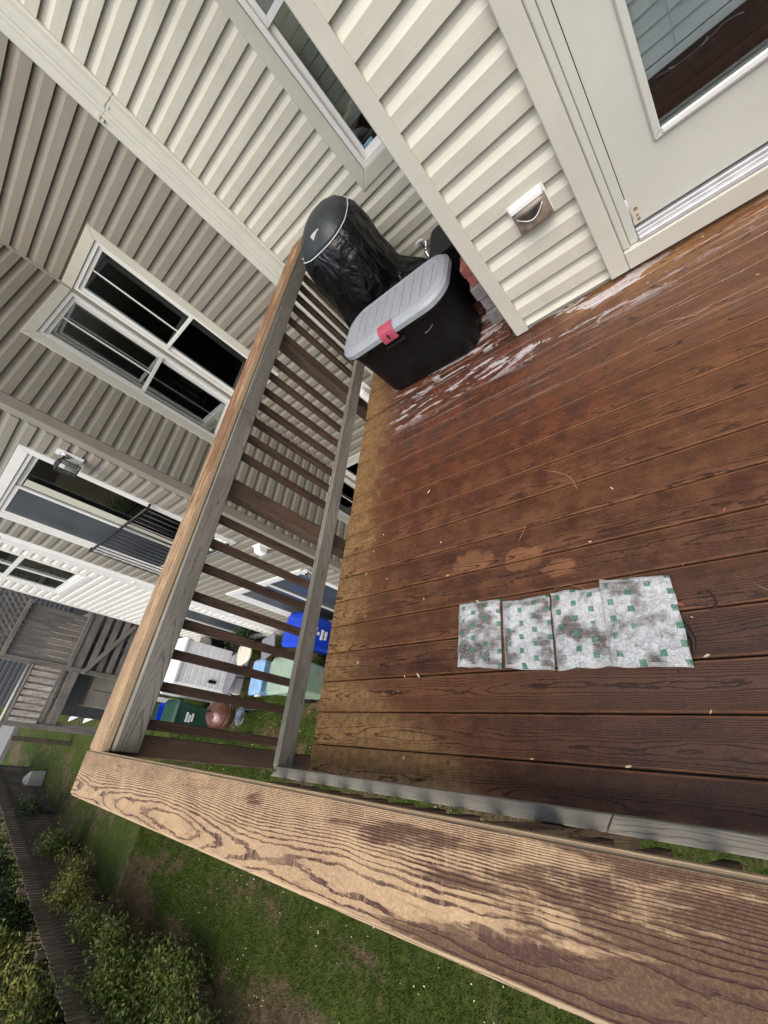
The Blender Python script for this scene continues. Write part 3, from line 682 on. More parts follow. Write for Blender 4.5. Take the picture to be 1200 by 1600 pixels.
# slab with a glass light
gz0, gz1, ga0, ga1 = 0.478, 1.98, 0.205, 0.845
wallbox(door, 'door_paint', 0.0375, 1.0045, YW - 0.006, YW + 0.036, 0.186, 2.088, [(ga0, ga1, gz0, gz1)]); door.children[-1].name = 'door_slab'
frame_rect('light_frame', 'door_paint', door, ga0 - 0.022, ga1 + 0.022, gz0 - 0.022, gz1 + 0.022, 0.028, -0.019, -0.0062, F0, 0.005)
wbox('light_bead', 'trim_white', door, F0, ga0 + 0.007, ga1 - 0.007, -0.024, -0.012, gz0 - 0.012, gz0 + 0.012, 0.004)
wbox('pane', 'glass', door, F0, ga0 - 0.002, ga1 + 0.002, 0.008, 0.012, gz0 + 0.002, gz1)
zb = 0.655
for k in range(26):
    z = zb + 0.022 + k * 0.050
    if z > 1.95: break
    o = MB().add([(ga0 - 0.004, 0, 0), (ga1 + 0.004, 0, 0), (ga1 + 0.004, 0.030, 0.046), (ga0 - 0.004, 0.030, 0.046), (ga0 - 0.004, 0.002, -0.001), (ga1 + 0.004, 0.002, -0.001), (ga1 + 0.004, 0.032, 0.045), (ga0 - 0.004, 0.032, 0.045)],
                 [(0, 1, 2, 3), (7, 6, 5, 4), (0, 4, 5, 1), (1, 5, 6, 2), (2, 6, 7, 3), (3, 7, 4, 0)]).build('blind_slat', 'blind', door)
    o.location = (0, YW + 0.022, z)
wbox('blind_rail', 'blind', door, F0, ga0 - 0.004, ga1 + 0.004, 0.020, 0.040, zb - 0.012, zb + 0.016, 0.003)
for xa in (0.31, 0.55, 0.76):
    MB().tube([(xa, YW + 0.019, zb), (xa + 0.002, YW + 0.018, 1.3), (xa, YW + 0.019, 1.95)], 0.0012, 5).build('blind_cord', 'white_plastic', door)
pts = [(0.24 + 0.03 * math.sin(t * 2.3) + 0.035 * t, YW + 0.018, zb - 0.02 - 0.014 * abs(math.sin(t * 1.7))) for t in np.linspace(0, 7, 60)]
MB().tube(pts, 0.0006, 5).build('blind_cord', 'white_plastic', door, smooth=True)
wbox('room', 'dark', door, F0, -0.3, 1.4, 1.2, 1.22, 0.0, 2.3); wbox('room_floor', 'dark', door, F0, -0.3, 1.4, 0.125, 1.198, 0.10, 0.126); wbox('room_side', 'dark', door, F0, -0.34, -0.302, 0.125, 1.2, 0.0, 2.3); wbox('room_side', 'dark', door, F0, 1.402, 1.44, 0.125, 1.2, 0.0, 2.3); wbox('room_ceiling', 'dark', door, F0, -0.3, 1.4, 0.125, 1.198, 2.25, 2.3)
for zc in (0.27,):
    MB().tube([(0.0352, YW - 0.012, zc - 0.05), (0.0352, YW - 0.012, zc + 0.05)], 0.006, 8).build('hinge', 'alu', door, smooth=True)
for z, w_, h_ in ((0.255, 0.014, 0.018), (0.225, 0.010, 0.010), (0.205, 0.012, 0.012)):
    o = MB().lathe([(0.0001, 0), (w_ * 0.6, 0), (w_ * 0.6, 0.0012), (0.0001, 0.0012)], (0, 0, 0), 9, 'y').build('rust_spot', 'rust', door); o.location = (0.058 + w_ * 0.2, YW - 0.0076, z)

# wall outlet with grimy bubble cover
vent = thing('wall_outlet', 'white exterior outlet box with a grimy brown bubble cover on the cream siding', 'outlet', (-0.283, YW - 0.018, 0.55))
R_ = MB().loft([rrect(-0.083, 0.083, -0.006, 0.0, 0.003, z) for z in (-0.065, 0.066)]).build('back_plate', 'trim_white', vent, 0.002); 
prof = [(-0.004, 0.058), (-0.030, 0.052), (-0.033, 0.030), (-0.007, 0.0295)]
MB().prism(prof, 'x', -0.074, 0.070).build('hood', 'trim_white', vent, 0.003)
n = 14; rings = []
for j in range(7):
    t = j / 6; z = 0.028 - 0.104 * t
    rings.append([(0.076 * math.cos(PI * k / n), -0.007 - (0.052 * (0.55 + 0.45 * t) if t < 0.9 else 0.02) * math.sin(PI * k / n) ** 0.6, z) for k in range(n + 1)] + [(-0.074, -0.0065, z), (0.074, -0.0065, z)])
MB().loft(rings).build('bubble_cover', 'grime_plastic', vent, smooth=True)
rings = []
MB().tube([(-0.058 + 0.116 * t, -0.050 - 0.012 * math.sin(PI * t), 0.012 - 0.034 * math.sin(PI * t)) for t in np.linspace(0, 1, 14)], 0.0022, 6).build('rim_seal', 'white_plastic', vent, smooth=True)
MB().loft([[( -0.054 + 0.108 * t, -0.0575 - 0.004 * math.sin(PI * t), 0.018 - s_ * 0.040 * math.sin(PI * t)) for t in np.linspace(0, 1, 12)] + [(0.054 - 0.108 * t, -0.045, 0.018 - s_ * 0.040 * math.sin(PI * t)) for t in np.linspace(0, 1, 12)] for s_ in (0.05, 0.45, 0.85)]).build('opening_shade', 'grime_shade', vent)  # shade inside the grimy cover, painted as a solid dark patch

# ------------------------------------------------------------------ downspout strip between the two houses
ds = thing('downspout', 'cream downspout with ribbed face between cream and tan siding', 'downspout', (-2.34, 3.58, 0))
prof = [(-0.105, 0.038), (-0.105, -0.012), (-0.095, -0.020), (-0.040, -0.020), (-0.028, -0.002), (-0.006, 0.006), (0.006, -0.024), (0.014, -0.030), (0.062, -0.030), (0.075, -0.018), (0.090, 0.004), (0.105, 0.006), (0.105, 0.038)]
for z0, z1, s_ in ((GZ, 2.245, 1.0), (2.2455, TOP, 1.035)):
    MB().prism([(x * s_, y * s_ + 0.0) for x, y in prof], 'z', z0, z1).build('pipe', 'spout', ds, 0.003)
for z in (2.26, 2.235):
    for x in (-0.065, 0.04): MB().box(x - 0.012, x + 0.012, -0.034, -0.016, z - 0.008, z + 0.008).build('crimp', 'spout', ds)

# ------------------------------------------------------------------ tan neighbour (A: Y=3.62, B: X=-4.085, C: Y=2.20)
tanh = thing('tan_townhouse', 'tan sided townhouse beyond the downspout with inside-corner windows and a patio door', 'house', (0, 0, 0))
XB, YC = -4.085, 2.200
A1 = (-4.045, -3.365, 0.235, 2.015); A2 = (-4.045, -3.365, -3.15, -1.43)
B1 = (2.955, 3.580, 0.235, 2.015); B2 = (2.955, 3.580, -3.15, -1.43)
wallbox(tanh, 'trim_tan', XB - 0.12, -2.402, YR, YR + 0.12, GZ, TOP, [A1, A2]); wA = tanh.children[-1]
wallbox(tanh, 'trim_tan', XB - 0.12, XB, YC + 0.02, YR - 0.001, GZ, TOP, [B1, B2], 'x'); wB = tanh.children[-1]
CD = (-6.60, -4.70, -0.47, 1.60); CL = (-6.47, -4.65, -3.45, -1.60)
wallbox(tanh, 'trim_tan', -7.40, XB - 0.002, YC, YC + 0.12, GZ, TOP, [CD, CL]); wC = tanh.children[-1]
ho = lambda w, c=0.05: (w[0] - c, w[1] + c, w[2] - c, w[3] + c)
zA = 2.11 + 0.02 - H * 40
clad(wA, 'tan', FY(YR), XB + 0.035, -2.43, GZ, TOP, [(-4.06, A1[1] + .05, A1[2] - .05, A1[3] + .05), (-4.06, A2[1] + .05, A2[2] - .05, A2[3] + .05)], zA)
clad(wB, 'tan', FX(XB), YC + 0.075, YR - 0.035, GZ, TOP, [(B1[0] - .05, 3.60, B1[2] - .05, B1[3] + .05), (B2[0] - .05, 3.60, B2[2] - .05, B2[3] + .05)], 1.8895 - H * 36 + 0.006)
clad(wC, 'tan', FY(YC), -7.33, XB - 0.10, GZ, TOP, [ho(CD), ho(CL)], 1.7537 - H * 36 + 0.012)
for z0, z1 in ((GZ, TOP),):
    MB().box(XB + 0.002, XB + 0.037, YR - 0.037, YR - 0.002, z0, z1).build('inside_corner', 'trim_tan', tanh, 0.003)
MB().box(XB - 0.085, XB + 0.020, YC - 0.022, YC + 0.072, GZ, TOP).build('corner_post', 'trim_tan', tanh, 0.004)
for w_ in (A1, A2):
    window(tanh, FY(YR), *w_, 'trim', split=1.12 if w_ is A1 else -2.3, vbar=True, cw=0.09, casing_o=-0.032, skip='a0')
for w_ in (B1, B2):
    window(tanh, FX(XB), *w_, 'trim', split=1.11 if w_ is B1 else -2.3, vbar=True, cw=0.085, casing_o=-0.030, skip='a1')
pd = window(tanh, FY(YC), *CD, 'trim_white', slider=True, screen=True, cw=0.09, curtains=False); pd.name = 'patio_door'
wbox('frosted_panel', 'trim', pd, FY(YC), -5.52, -5.34, -0.012, -0.0045, -0.38, 1.50, 0.003)
pd2 = window(tanh, FY(YC), *CL, 'trim_white', slider=True, screen=True, both=True, cw=0.085, curtains=True); pd2.name = 'patio_door'

# railing across the neighbour's patio door
jr = thing('balcony_rail', 'thin black metal guard rail across the tan house patio door', 'railing', (-5.6, 2.12, -0.45))
jr.location = (0, 0, 0)
MB().tube([(-4.60, 2.10, 0.51), (-6.60, 2.10, 0.50)], 0.016, 8).build('top_bar', 'black_metal', jr, smooth=True)
MB().tube([(-4.60, 2.10, -0.46), (-6.60, 2.10, -0.46)], 0.016, 8).build('bottom_bar', 'black_metal', jr, smooth=True)
for k in range(16):
    x = -4.64 - k * 0.128
    MB().tube([(x, 2.10, 0.50), (x, 2.10, -0.46)], 0.0085, 6).build('baluster', 'black_metal', jr, smooth=True)
for x in (-4.61, -6.61):
    MB().tube([(x, 2.10, 0.5), (x, 2.165, 0.5)], 0.012, 6).build('bracket', 'black_metal', jr)

def lantern(loc, label, small=False):
    t = thing('wall_lantern', label, 'lantern', loc)
    s = 0.6 if small else 1.0
    MB().loft([rrect(-0.055 * s, 0.055 * s, -0.02, 0.0, 0.008, z) for z in (-0.11 * s, 0.11 * s)]).build('back_plate', 'white_plastic', t, 0.003)
    MB().lathe([(0.0005, -0.02), (0.05 * s, -0.02), (0.045 * s, -0.035), (0.02 * s, -0.045), (0.0005, -0.045)], (0, 0, 0.03 * s), 16, 'y').build('canopy', 'steel', t, smooth=True)
    MB().tube([(0, -0.04, 0.03 * s), (0, -0.09 * s, 0.06 * s), (0, -0.13 * s, 0.05 * s)], 0.010 * s, 8).build('arm', 'black_metal', t, smooth=True)
    top, bot = 0.045 * s, -0.11 * s; c = -0.13 * s
    MB().lathe([(0.0005, top + 0.03 * s), (0.02 * s, top + 0.028 * s), (0.075 * s, top), (0.07 * s, top - 0.008), (0.0005, top - 0.008)], (0, c, 0), 4).build('roof', 'black_metal', t)
    for sx in (-1, 1):
        for sy in (-1, 1):
            MB().tube([(sx * 0.047 * s, c + sy * 0.047 * s, top - 0.008), (sx * 0.040 * s, c + sy * 0.040 * s, bot)], 0.0045 * s, 5).build('cage_bar', 'black_metal', t)
    MB().loft([[(x * 0.044 * s, c + y * 0.044 * s, top - 0.01) for x, y in ((-1, -1), (1, -1), (1, 1), (-1, 1))], [(x * 0.037 * s, c + y * 0.037 * s, bot + 0.006) for x, y in ((-1, -1), (1, -1), (1, 1), (-1, 1))]]).build('glass', 'glass', t)
    MB().box(-0.046 * s, 0.046 * s, c - 0.046 * s, c + 0.046 * s, bot - 0.008, bot).build('base', 'black_metal', t)
    MB().lathe([(0.0005, bot + 0.0), (0.02 * s, bot + 0.01), (0.028 * s, bot + 0.06 * s), (0.018 * s, bot + 0.10 * s), (0.0005, bot + 0.105 * s)], (0, c, 0), 12).build('bulb', 'white_plastic', t, smooth=True)
    return t
lantern((-4.40, YC - 0.018, 1.33), 'caged wall lantern on a white plate beside the upper patio door of the tan house')
lantern((-4.52, YC - 0.018, -1.62), 'small caged lantern on the tan house wall by the lower patio door', True)

def wall_vent(loc, label, rz=0):
    t = thing('wall_vent', label, 'vent', loc, rz)
    MB().loft([rrect(-0.085, 0.085, -0.012, 0, 0.005, z) for z in (-0.085, 0.085)]).build('flange', 'white_plastic', t, 0.003)
    MB().prism([(-0.012, 0.07), (-0.085, 0.035), (-0.095, -0.060), (-0.012, -0.060)], 'x', -0.065, 0.065).build('hood', 'white_plastic', t, 0.006)
    for z in (-0.03, 0.0):
        MB().box(-0.058, 0.058, -0.096, -0.091, z - 0.004, z + 0.004).build('louvre', 'white_plastic', t)
    return t
wall_vent((-4.45, YC - 0.018, -0.81), 'white louvred vent on the tan house wall seen between balusters')
# white floodlight / camera on tan wall below deck level
sc = thing('security_camera', 'white cylindrical camera on a small plate glimpsed past the deck edge', 'camera', (-2.66, YR - 0.02, -0.60))
MB().loft([rrect(-0.07, 0.07, -0.016, 0, 0.006, z) for z in (-0.10, 0.10)]).build('plate', 'white_plastic', sc, 0.003)
MB().tube([(0, -0.012, 0.05), (0, -0.055, 0.07), (0.0, -0.07, 0.06)], 0.016, 8).build('bracket', 'white_plastic', sc, smooth=True)
MB().lathe([(0.0005, 0.075), (0.035, 0.07), (0.047, 0.055), (0.047, -0.10), (0.052, -0.105), (0.052, -0.125), (0.030, -0.127), (0.028, -0.112), (0.0005, -0.112)], (0, -0.085, 0), 18).build('housing', 'white_plastic', sc, smooth=True)
MB().lathe([(0.0005, -0.1135), (0.026, -0.1135), (0.024, -0.120), (0.0005, -0.122)], (0, -0.085, 0), 14).build('lens', 'black_plastic', sc, smooth=True)

# ------------------------------------------------------------------ white neighbour (D)
wh = thing('white_townhouse', 'white sided townhouse with dark windows next to the tan one', 'house', (0, 0, 0))
YD = 2.205
DW = (-9.74, -8.14, 0.17, 1.95); DL = (-9.70, -8.10, -3.45, -1.55)
wallbox(wh, 'trim_white', -10.50, -7.41, YD, YD + 0.12, GZ, TOP, [DW, DL]); wD = wh.children[-1]
clad(wD, 'white_siding', FY(YD), -10.44, -7.77, GZ, TOP, [ho(DW, 0.04), ho(DL, 0.04)], 1.3276 - H * 36 + 0.012)
MB().box(-10.55, -10.442, YD - 0.025, YD + 0.05, GZ, TOP).build('corner_post', 'trim_white', wh, 0.004)
MB().box(-10.525, -10.502, YD + 0.052, YD + 4.0, GZ, TOP).build('side_wall', 'white_siding', wh)
dw = window(wh, FY(YD), *DW, 'trim_white', slider=True, screen=False, cw=0.08, curtains=False)
wbox('transom_bar', 'trim_white', dw, FY(YD), -9.70, -8.18, -0.014, -0.0045, 0.985, 1.055, 0.003)
for s0, s1 in ((-9.66, -8.99), (-8.90, -8.22)):
    wbox('insect_screen', 'screen', dw, FY(YD), s0, s1, 0.0325, 0.036, 0.23, 0.98)
dl = window(wh, FY(YD), *DL, 'trim_white', slider=True, screen=True, both=True, cw=0.08, curtains=False); dl.name = 'patio_door'
ds2 = thing('downspout', 'pale corner downspout between tan and white siding', 'downspout', (-7.54, YD - 0.005, 0))
MB().prism([(-0.22, 0.03), (-0.22, -0.025), (-0.10, -0.03), (-0.085, -0.012), (-0.03, -0.012), (-0.015, -0.05), (0.12, -0.055), (0.21, -0.03), (0.21, 0.03)], 'z', GZ, TOP).build('pipe', 'trim_white', ds2, 0.004)
for z in (-2.2, -0.4, 1.4): MB().box(-0.02, 0.14, -0.062, -0.050, z, z + 0.03).build('strap', 'trim_white', ds2)

# ------------------------------------------------------------------ blue-grey house and its old deck (E)
bh = thing('blue_townhouse', 'blue grey sided townhouse behind the old grey deck', 'house', (0, 0, 0))
wallbox(bh, 'blue_siding', -20, -10.53, 4.0, 4.12, GZ, TOP); wE = bh.children[-1]
clad(wE, 'blue_siding', FY(4.0), -19.9, -10.6, GZ, 2.2, [(-16.5, -12.6, -9, -1.2)], -3.5)
wallbox(bh, 'blue_siding', -16.75, -16.6, 0.4, 3.99, GZ, TOP, face='x'); wE2 = bh.children[-1]
clad(wE2, 'blue_siding', FX(-16.6), 0.45, 3.9, -1.3, TOP, [], -3.5)
od = thing('old_deck', 'old grey timber deck with board screen, lattice top and pale handrail', 'deck', (-12.5, 0.0, 0))
od.location = (0, 0, 0)
XE = -12.5
for k in range(9):
    y = 1.36 + k * 0.128
    board('screen_board', 'old_wood', od, (1.36, 0.112, 0.022), (XE, y, -0.50 + random.uniform(-0.012, 0.012)), 0.002, rot=(0, -PI / 2, random.uniform(-0.01, 0.01)))
board('screen_rail', 'old_wood', od, (1.25, 0.06, 0.09), (XE + 0.045, 1.87, 0.20), rot=(0, 0, PI / 2)); board('screen_rail', 'old_wood', od, (1.25, 0.06, 0.09), (XE + 0.045, 1.87, -1.08), rot=(0, 0, PI / 2))
for s_ in (-1, 1):          # lattice laths
    for k in range(11):
        y = 1.28 + k * 0.125
        dz = 0.52
        ya, yb = (y, y + s_ * 0.5)
        pa, pb = Vector((XE + 0.01 * s_, ya, 0.26)), Vector((XE + 0.01 * s_, yb, 0.78))
        if not (1.2 < yb < 2.62): 
            t = ((1.24 if yb < 1.2 else 2.6) - ya) / (yb - ya); pb = pa.lerp(pb, max(0.05, t))
        c = (pa + pb) / 2; d = pb - pa
        board('lattice_lath', 'old_wood', od, (d.length, 0.008, 0.035), c, 0.0, rot=(0, -math.atan2(d.z, d.y), PI / 2))
board('screen_rail', 'old_wood', od, (1.4, 0.06, 0.09), (XE, 1.92, 0.82), rot=(0, 0, PI / 2))
for y, zt in ((1.24, 0.95), (2.62, 0.95), (0.02, -0.25)):
    board('post', 'old_wood', od, (zt - GZ, 0.10, 0.10), (XE + 0.02, y, (zt + GZ) / 2), 0.004, rot=(0, -PI / 2, 0))
MB().tube([(XE + 0.09, 1.17, -0.335), (XE + 0.09, 0.04, -0.33)], 0.028, 10).build('handrail', 'concrete', od, smooth=True)
board('rail_plate', 'old_wood', od, (1.15, 0.14, 0.035), (XE + 0.01, 0.63, -0.43), rot=(0, 0, PI / 2))
board('rail_plate', 'old_wood', od, (1.15, 0.05, 0.09), (XE, 0.63, -1.02), rot=(0, 0, PI / 2))
for k in range(8):
    board('baluster', 'old_wood', od, (0.62, 0.04, 0.04), (XE, 0.16 + k * 0.135, -0.72), 0.002, rot=(0, -PI / 2, 0))
board('rim_joist', 'old_wood', od, (2.7, 0.05, 0.20), (XE + 0.02, 1.33, -1.24), rot=(0, 0, PI / 2))
for k in range(18):
    board('floor_board', 'old_wood', od, (4.0, 0.14, 0.03), (XE - 2.0, 0.06 + k * 0.148, -1.10), 0.002)
for x, y in ((-16.4, 0.1), (-14.4, 0.1), (-16.4, 2.5), (-14.4, 2.5)):
    board('support_post', 'old_wood', od, (2.2, 0.11, 0.11), (x, y, -2.35), 0.004, rot=(0, -PI / 2, 0))
board('beam', 'old_wood', od, (4.0, 0.09, 0.22), (XE - 2.0, 0.12, -1.36))
for k, z in enumerate((-1.50, -1.72, -1.94, -2.16)):
    board('skirt_board', 'old_wood', od, (1.35, 0.03, 0.13), (XE + 0.03, 1.94, z), 0.003, rot=(0, 0, PI / 2))
board('brace', 'old_wood', od, (1.5, 0.04, 0.09), (XE + 0.085, 1.85, -1.75), 0.003, rot=(0.0, 0.5, PI / 2))
cb = thing('storage_cabinet', 'tan cabinet standing under the edge of the old deck', 'cabinet', (-13.0, 0.92, GZ))
MB().box(-0.25, 0.25, -0.36, 0.36, 0.0, 1.72).build('carcass', 'cream_tan', cb, 0.01)
for s_ in (-1, 1): MB().box(0.2505, 0.272, s_ * 0.18 - 0.17, s_ * 0.18 + 0.17, 0.05, 1.66).build('door', 'cream_tan', cb, 0.006)
MB().box(0.272, 0.29, 0.02, 0.035, 0.8, 0.95).build('handle', 'black_metal', cb)

# ------------------------------------------------------------------ storage box
bx = thing('storage_box', 'black storage box with ribbed grey lid and red latch', 'storage box', (-1.215, 2.45, 0), math.radians(-4.0))
MB().loft([rrect(-0.345, 0.355, -0.165, 0.175, 0.10, 0.002, 8), rrect(-0.358, 0.370, -0.178, 0.18, 0.11, 0.02, 8), rrect(-0.372, 0.385, -0.192, 0.19, 0.13, 0.20, 8), rrect(-0.385, 0.395, -0.205, 0.2, 0.135, 0.385, 8), rrect(-0.395, 0.402, -0.215, 0.205, 0.14, 0.392, 8), rrect(-0.395, 0.402, -0.215, 0.205, 0.14, 0.415, 8)]).build('tub', 'black_plastic', bx, smooth=True)
MB().loft([rrect(-0.400, 0.408, -0.222, 0.215, 0.14, 0.4185, 10), rrect(-0.414, 0.422, -0.236, 0.227, 0.15, 0.424, 10), rrect(-0.414, 0.422, -0.236, 0.227, 0.15, 0.452, 10), rrect(-0.398, 0.406, -0.220, 0.211, 0.145, 0.470, 10), rrect(-0.380, 0.388, -0.203, 0.197, 0.14, 0.4755, 10), rrect(-0.362, 0.370, -0.186, 0.182, 0.13, 0.480, 10), rrect(-0.350, 0.358, -0.175, 0.170, 0.125, 0.4762, 10)]).build('lid', 'grey_plastic', bx, 0.0)
lid = bx.children[-1]
for k in range(9):
    a = -0.335 + k * 0.0745
    pts = [(a, -0.150), (a + 0.070, -0.150), (a + 0.070, 0.150), (a, 0.150)]
    if k in (0, 8):
        c = [(a, -0.10), (a + 0.035, -0.150), (a + 0.070, -0.150), (a + 0.070, 0.150), (a + 0.035, 0.150), (a, 0.10)]
        if k == 8: c = [(2 * a + 0.07 - x, y) for x, y in reversed(c)]
        pts = c
    MB().prism(pts, 'z', 0.4745, 0.4815).build('lid_panel', 'grey_plastic', lid, 0.002)
la = MB()
rings = []
for t in np.linspace(0, 1, 8):
    y = -0.2375 + 0.060 * max(0, t - 0.35) / 0.65; z = 0.400 + 0.085 * min(1, t / 0.75) if t < 0.75 else 0.485 + 0.004 * (t - 0.75)
    rings.append((y, z))
sec = [(-0.2385, 0.392), (-0.2435, 0.400), (-0.2425, 0.440), (-0.236, 0.462), (-0.222, 0.480), (-0.198, 0.4865), (-0.178, 0.4865), (-0.178, 0.4825), (-0.200, 0.4825), (-0.218, 0.476), (-0.230, 0.460), (-0.2365, 0.440)]
lt = MB().prism(sec, 'x', -0.055, 0.055).build('latch', 'red_plastic', bx, 0.0015)
for k in range(7):
    x = -0.042 + k * 0.014
    if abs(x) < 0.01: continue
    MB().prism([(y - 0.0015, z + 0.0012) for y, z in sec[1:6]] + [(y, z - 0.002) for y, z in reversed(sec[1:6])], 'x', x - 0.0022, x + 0.0022).build('latch_rib', 'red_plastic', lt)
MB().box(-0.005, 0.005, -0.2455, -0.2415, 0.415, 0.447).build('key_slot', 'black_plastic', lt)
MB().prism([(-0.204, 0.352), (-0.236, 0.356), (-0.238, 0.366), (-0.206, 0.378)], 'x', -0.075, 0.075).build('handle', 'black_plastic', bx, 0.003)
for a in (-0.27, 0.20): MB().prism([(-0.210, 0.398), (-0.232, 0.40), (-0.232, 0.4175), (-0.210, 0.4175)], 'x', a, a + 0.075).build('lid_catch', 'black_plastic', bx, 0.002)
MB().tube([(0.17, -0.2005, 0.30), (0.20, -0.2005, 0.302), (0.225, -0.2008, 0.312), (0.243, -0.201, 0.324)], 0.0014, 5).build('mould_mark', 'grey_plastic', bx)

# ------------------------------------------------------------------ covered grill
gr = thing('covered_grill', 'grill under a black cover with pale piping in the corner by the railing', 'grill', (-1.47, 3.03, 0))
def ring(rx0, rx1, ry0, ry1, z, n=40, e=2.6, wr=0.0, tilt=0.0):
    pts = []
    for k in range(n):
        a = 2 * PI * k / n; cx, sx = math.cos(a), math.sin(a)
        x = abs(cx) ** (2 / e) * (rx1 if cx > 0 else -rx0); y = abs(sx) ** (2 / e) * (ry1 if sx > 0 else -ry0)
        f = 1 + wr * mnoise.noise(Vector((cx * 2.2, sx * 2.2, z * 2.5))) + wr * 0.6 * math.sin(a * 11 + z * 9) * mnoise.noise(Vector((cx, sx, z * 4 + 5)))
        pts.append((x * f, y * f, z + tilt * (y / 0.3)))
    return pts
KZ = [0.10, 0.25, 0.42, 0.58, 0.74, 0.86, 0.925, 0.965, 1.000, 1.020, 1.022]
KX0 = [0.33, 0.32, 0.305, 0.30, 0.29, 0.265, 0.225, 0.19, 0.12, 0.05, 0.003]
KX1 = [0.40, 0.375, 0.22, 0.222, 0.230, 0.218, 0.185, 0.16, 0.10, 0.04, 0.003]
KY0 = [0.28, 0.28, 0.27, 0.27, 0.265, 0.24, 0.20, 0.165, 0.11, 0.05, 0.003]
KY1 = [0.20, 0.20, 0.21, 0.22, 0.23, 0.23, 0.21, 0.18, 0.13, 0.06, 0.004]
def cover_ring(z, n=72, grow=0.0):
    g = lambda K: float(np.interp(z, KZ, K))
    pts = []
    lo = max(0.0, 1 - z / 0.86)
    for k in range(n):
        a = 2 * PI * k / n; cx, sx = math.cos(a), math.sin(a); e = 2.6
        x = abs(cx) ** (2 / e) * (g(KX1) if cx > 0 else -g(KX0)); y = abs(sx) ** (2 / e) * (g(KY1) if sx > 0 else -g(KY0))
        fold = 0.26 * lo * mnoise.noise(Vector((cx * 1.8, sx * 1.8, z * 2.2))) + (0.06 + 0.16 * lo) * (1 - 2.4 * abs(mnoise.noise(Vector((cx * 3.4 + 4, sx * 3.4, z * 3.2))))) * 0.5 + 0.035 * (0.5 - abs(mnoise.noise(Vector((cx * 8, sx * 8, z * 7)))))
        f = 1 + fold
        pts.append((x * f + (grow if cx > 0 else -grow) * abs(cx), y * f + (grow if sx > 0 else -grow) * abs(sx), z + 0.035 * min(1, max(0, (z - 0.6) / 0.26)) * (y / 0.3)))
    return pts
ZS = 0.905
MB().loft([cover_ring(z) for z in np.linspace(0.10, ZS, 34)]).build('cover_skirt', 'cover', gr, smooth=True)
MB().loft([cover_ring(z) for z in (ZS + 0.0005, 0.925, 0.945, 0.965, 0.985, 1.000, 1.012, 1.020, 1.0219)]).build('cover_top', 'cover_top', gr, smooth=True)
pr = cover_ring(ZS, grow=0.002)
MB().tube(pr + [pr[0]], 0.0035, 6).build('piping', 'piping', gr, smooth=True)
MB().loft([[(x, y, z) for x, y in ((-0.045, -0.150), (0.012, -0.118), (0.022, -0.128), (0.026, -0.150), (0.012, -0.140), (-0.040, -0.166))] for z in (0.945, 0.972)]).build('cover_logo', 'white_print', gr)
for x, y in ((-0.22, -0.2), (0.2, -0.2), (-0.22, 0.2), (0.2, 0.2)):
    MB().tube([(x, y, 0.12), (x, y, 0.0)], 0.015, 8).build('leg', 'black_metal', gr)

# black tote behind the box, spigot, pavers
tt = thing('black_tote', 'black plastic tote standing behind the storage box at the house corner', 'tote', (-0.80, 2.90, 0))
MB().loft([rrect(-0.13, 0.13, -0.15, 0.15, 0.03, 0.002), rrect(-0.155, 0.155, -0.18, 0.18, 0.035, 0.40)]).build('tub', 'black_plastic', tt, smooth=False)
MB().loft([rrect(-0.165, 0.165, -0.19, 0.19, 0.035, 0.402), rrect(-0.165, 0.165, -0.19, 0.19, 0.035, 0.425), rrect(-0.15, 0.15, -0.175, 0.175, 0.03, 0.435)]).build('lid', 'black_plastic', tt)
sp = thing('hose_spigot', 'silver hose spigot with curved handle on the wall behind the grill', 'spigot', (-1.20, YR - 0.016, 0.20))
MB().lathe([(0.0005, 0), (0.035, 0), (0.035, -0.012), (0.016, -0.02), (0.016, -0.10), (0.0005, -0.10)], (0, 0, 0), 14, 'y').build('flange', 'steel', sp, smooth=True)
MB().tube([(0, -0.085, -0.005), (0, -0.12, -0.01), (-0.005, -0.14, -0.06), (-0.01, -0.145, -0.11)], [0.02, 0.022, 0.018, 0.016], 10).build('spout', 'steel', sp, smooth=True)
MB().tube([(0, -0.09, 0.0), (0, -0.09, 0.07)], 0.009, 8).build('stem', 'steel', sp)
MB().tube([(0.03, -0.09, 0.068), (0.0, -0.09, 0.085), (-0.03, -0.09, 0.082), (-0.042, -0.09, 0.066), (-0.035, -0.09, 0.052)], 0.011, 8).build('handle', 'white_plastic', sp, smooth=True)
for k, (z, yy, xx) in enumerate(((0.0, 2.50, -0.705), (0.092, 2.52, -0.702), (0.183, 2.51, -0.707))):
    o = MB().box(-0.06, 0.06, -0.11, 0.11, 0.0, 0.09).build('paver', 'stone', None, 0.006); o.location = (xx, yy, z + 0.001); o.rotation_euler.z = random.uniform(-0.06, 0.06)
    tag(o, ['bottom grey paver of the stack beside the storage box', 'middle grey paver of the stack beside the storage box', 'top grey paver directly under the red brick'][k], 'paver', 'stacked pavers by the house corner')
for k in range(2):
    o = MB().box(-0.05, 0.05, -0.10, 0.10, 0.0, 0.062).build('brick', 'brick', None, 0.005); o.location = (-0.70, 2.51, 0.275 + k * 0.063); o.rotation_euler.z = 0.05 - 0.08 * k
    tag(o, ['lower red brick on the grey pavers beside the storage box', 'uppermost red brick on the stack beside the storage box'][k], 'brick', 'red bricks on the paver stack')

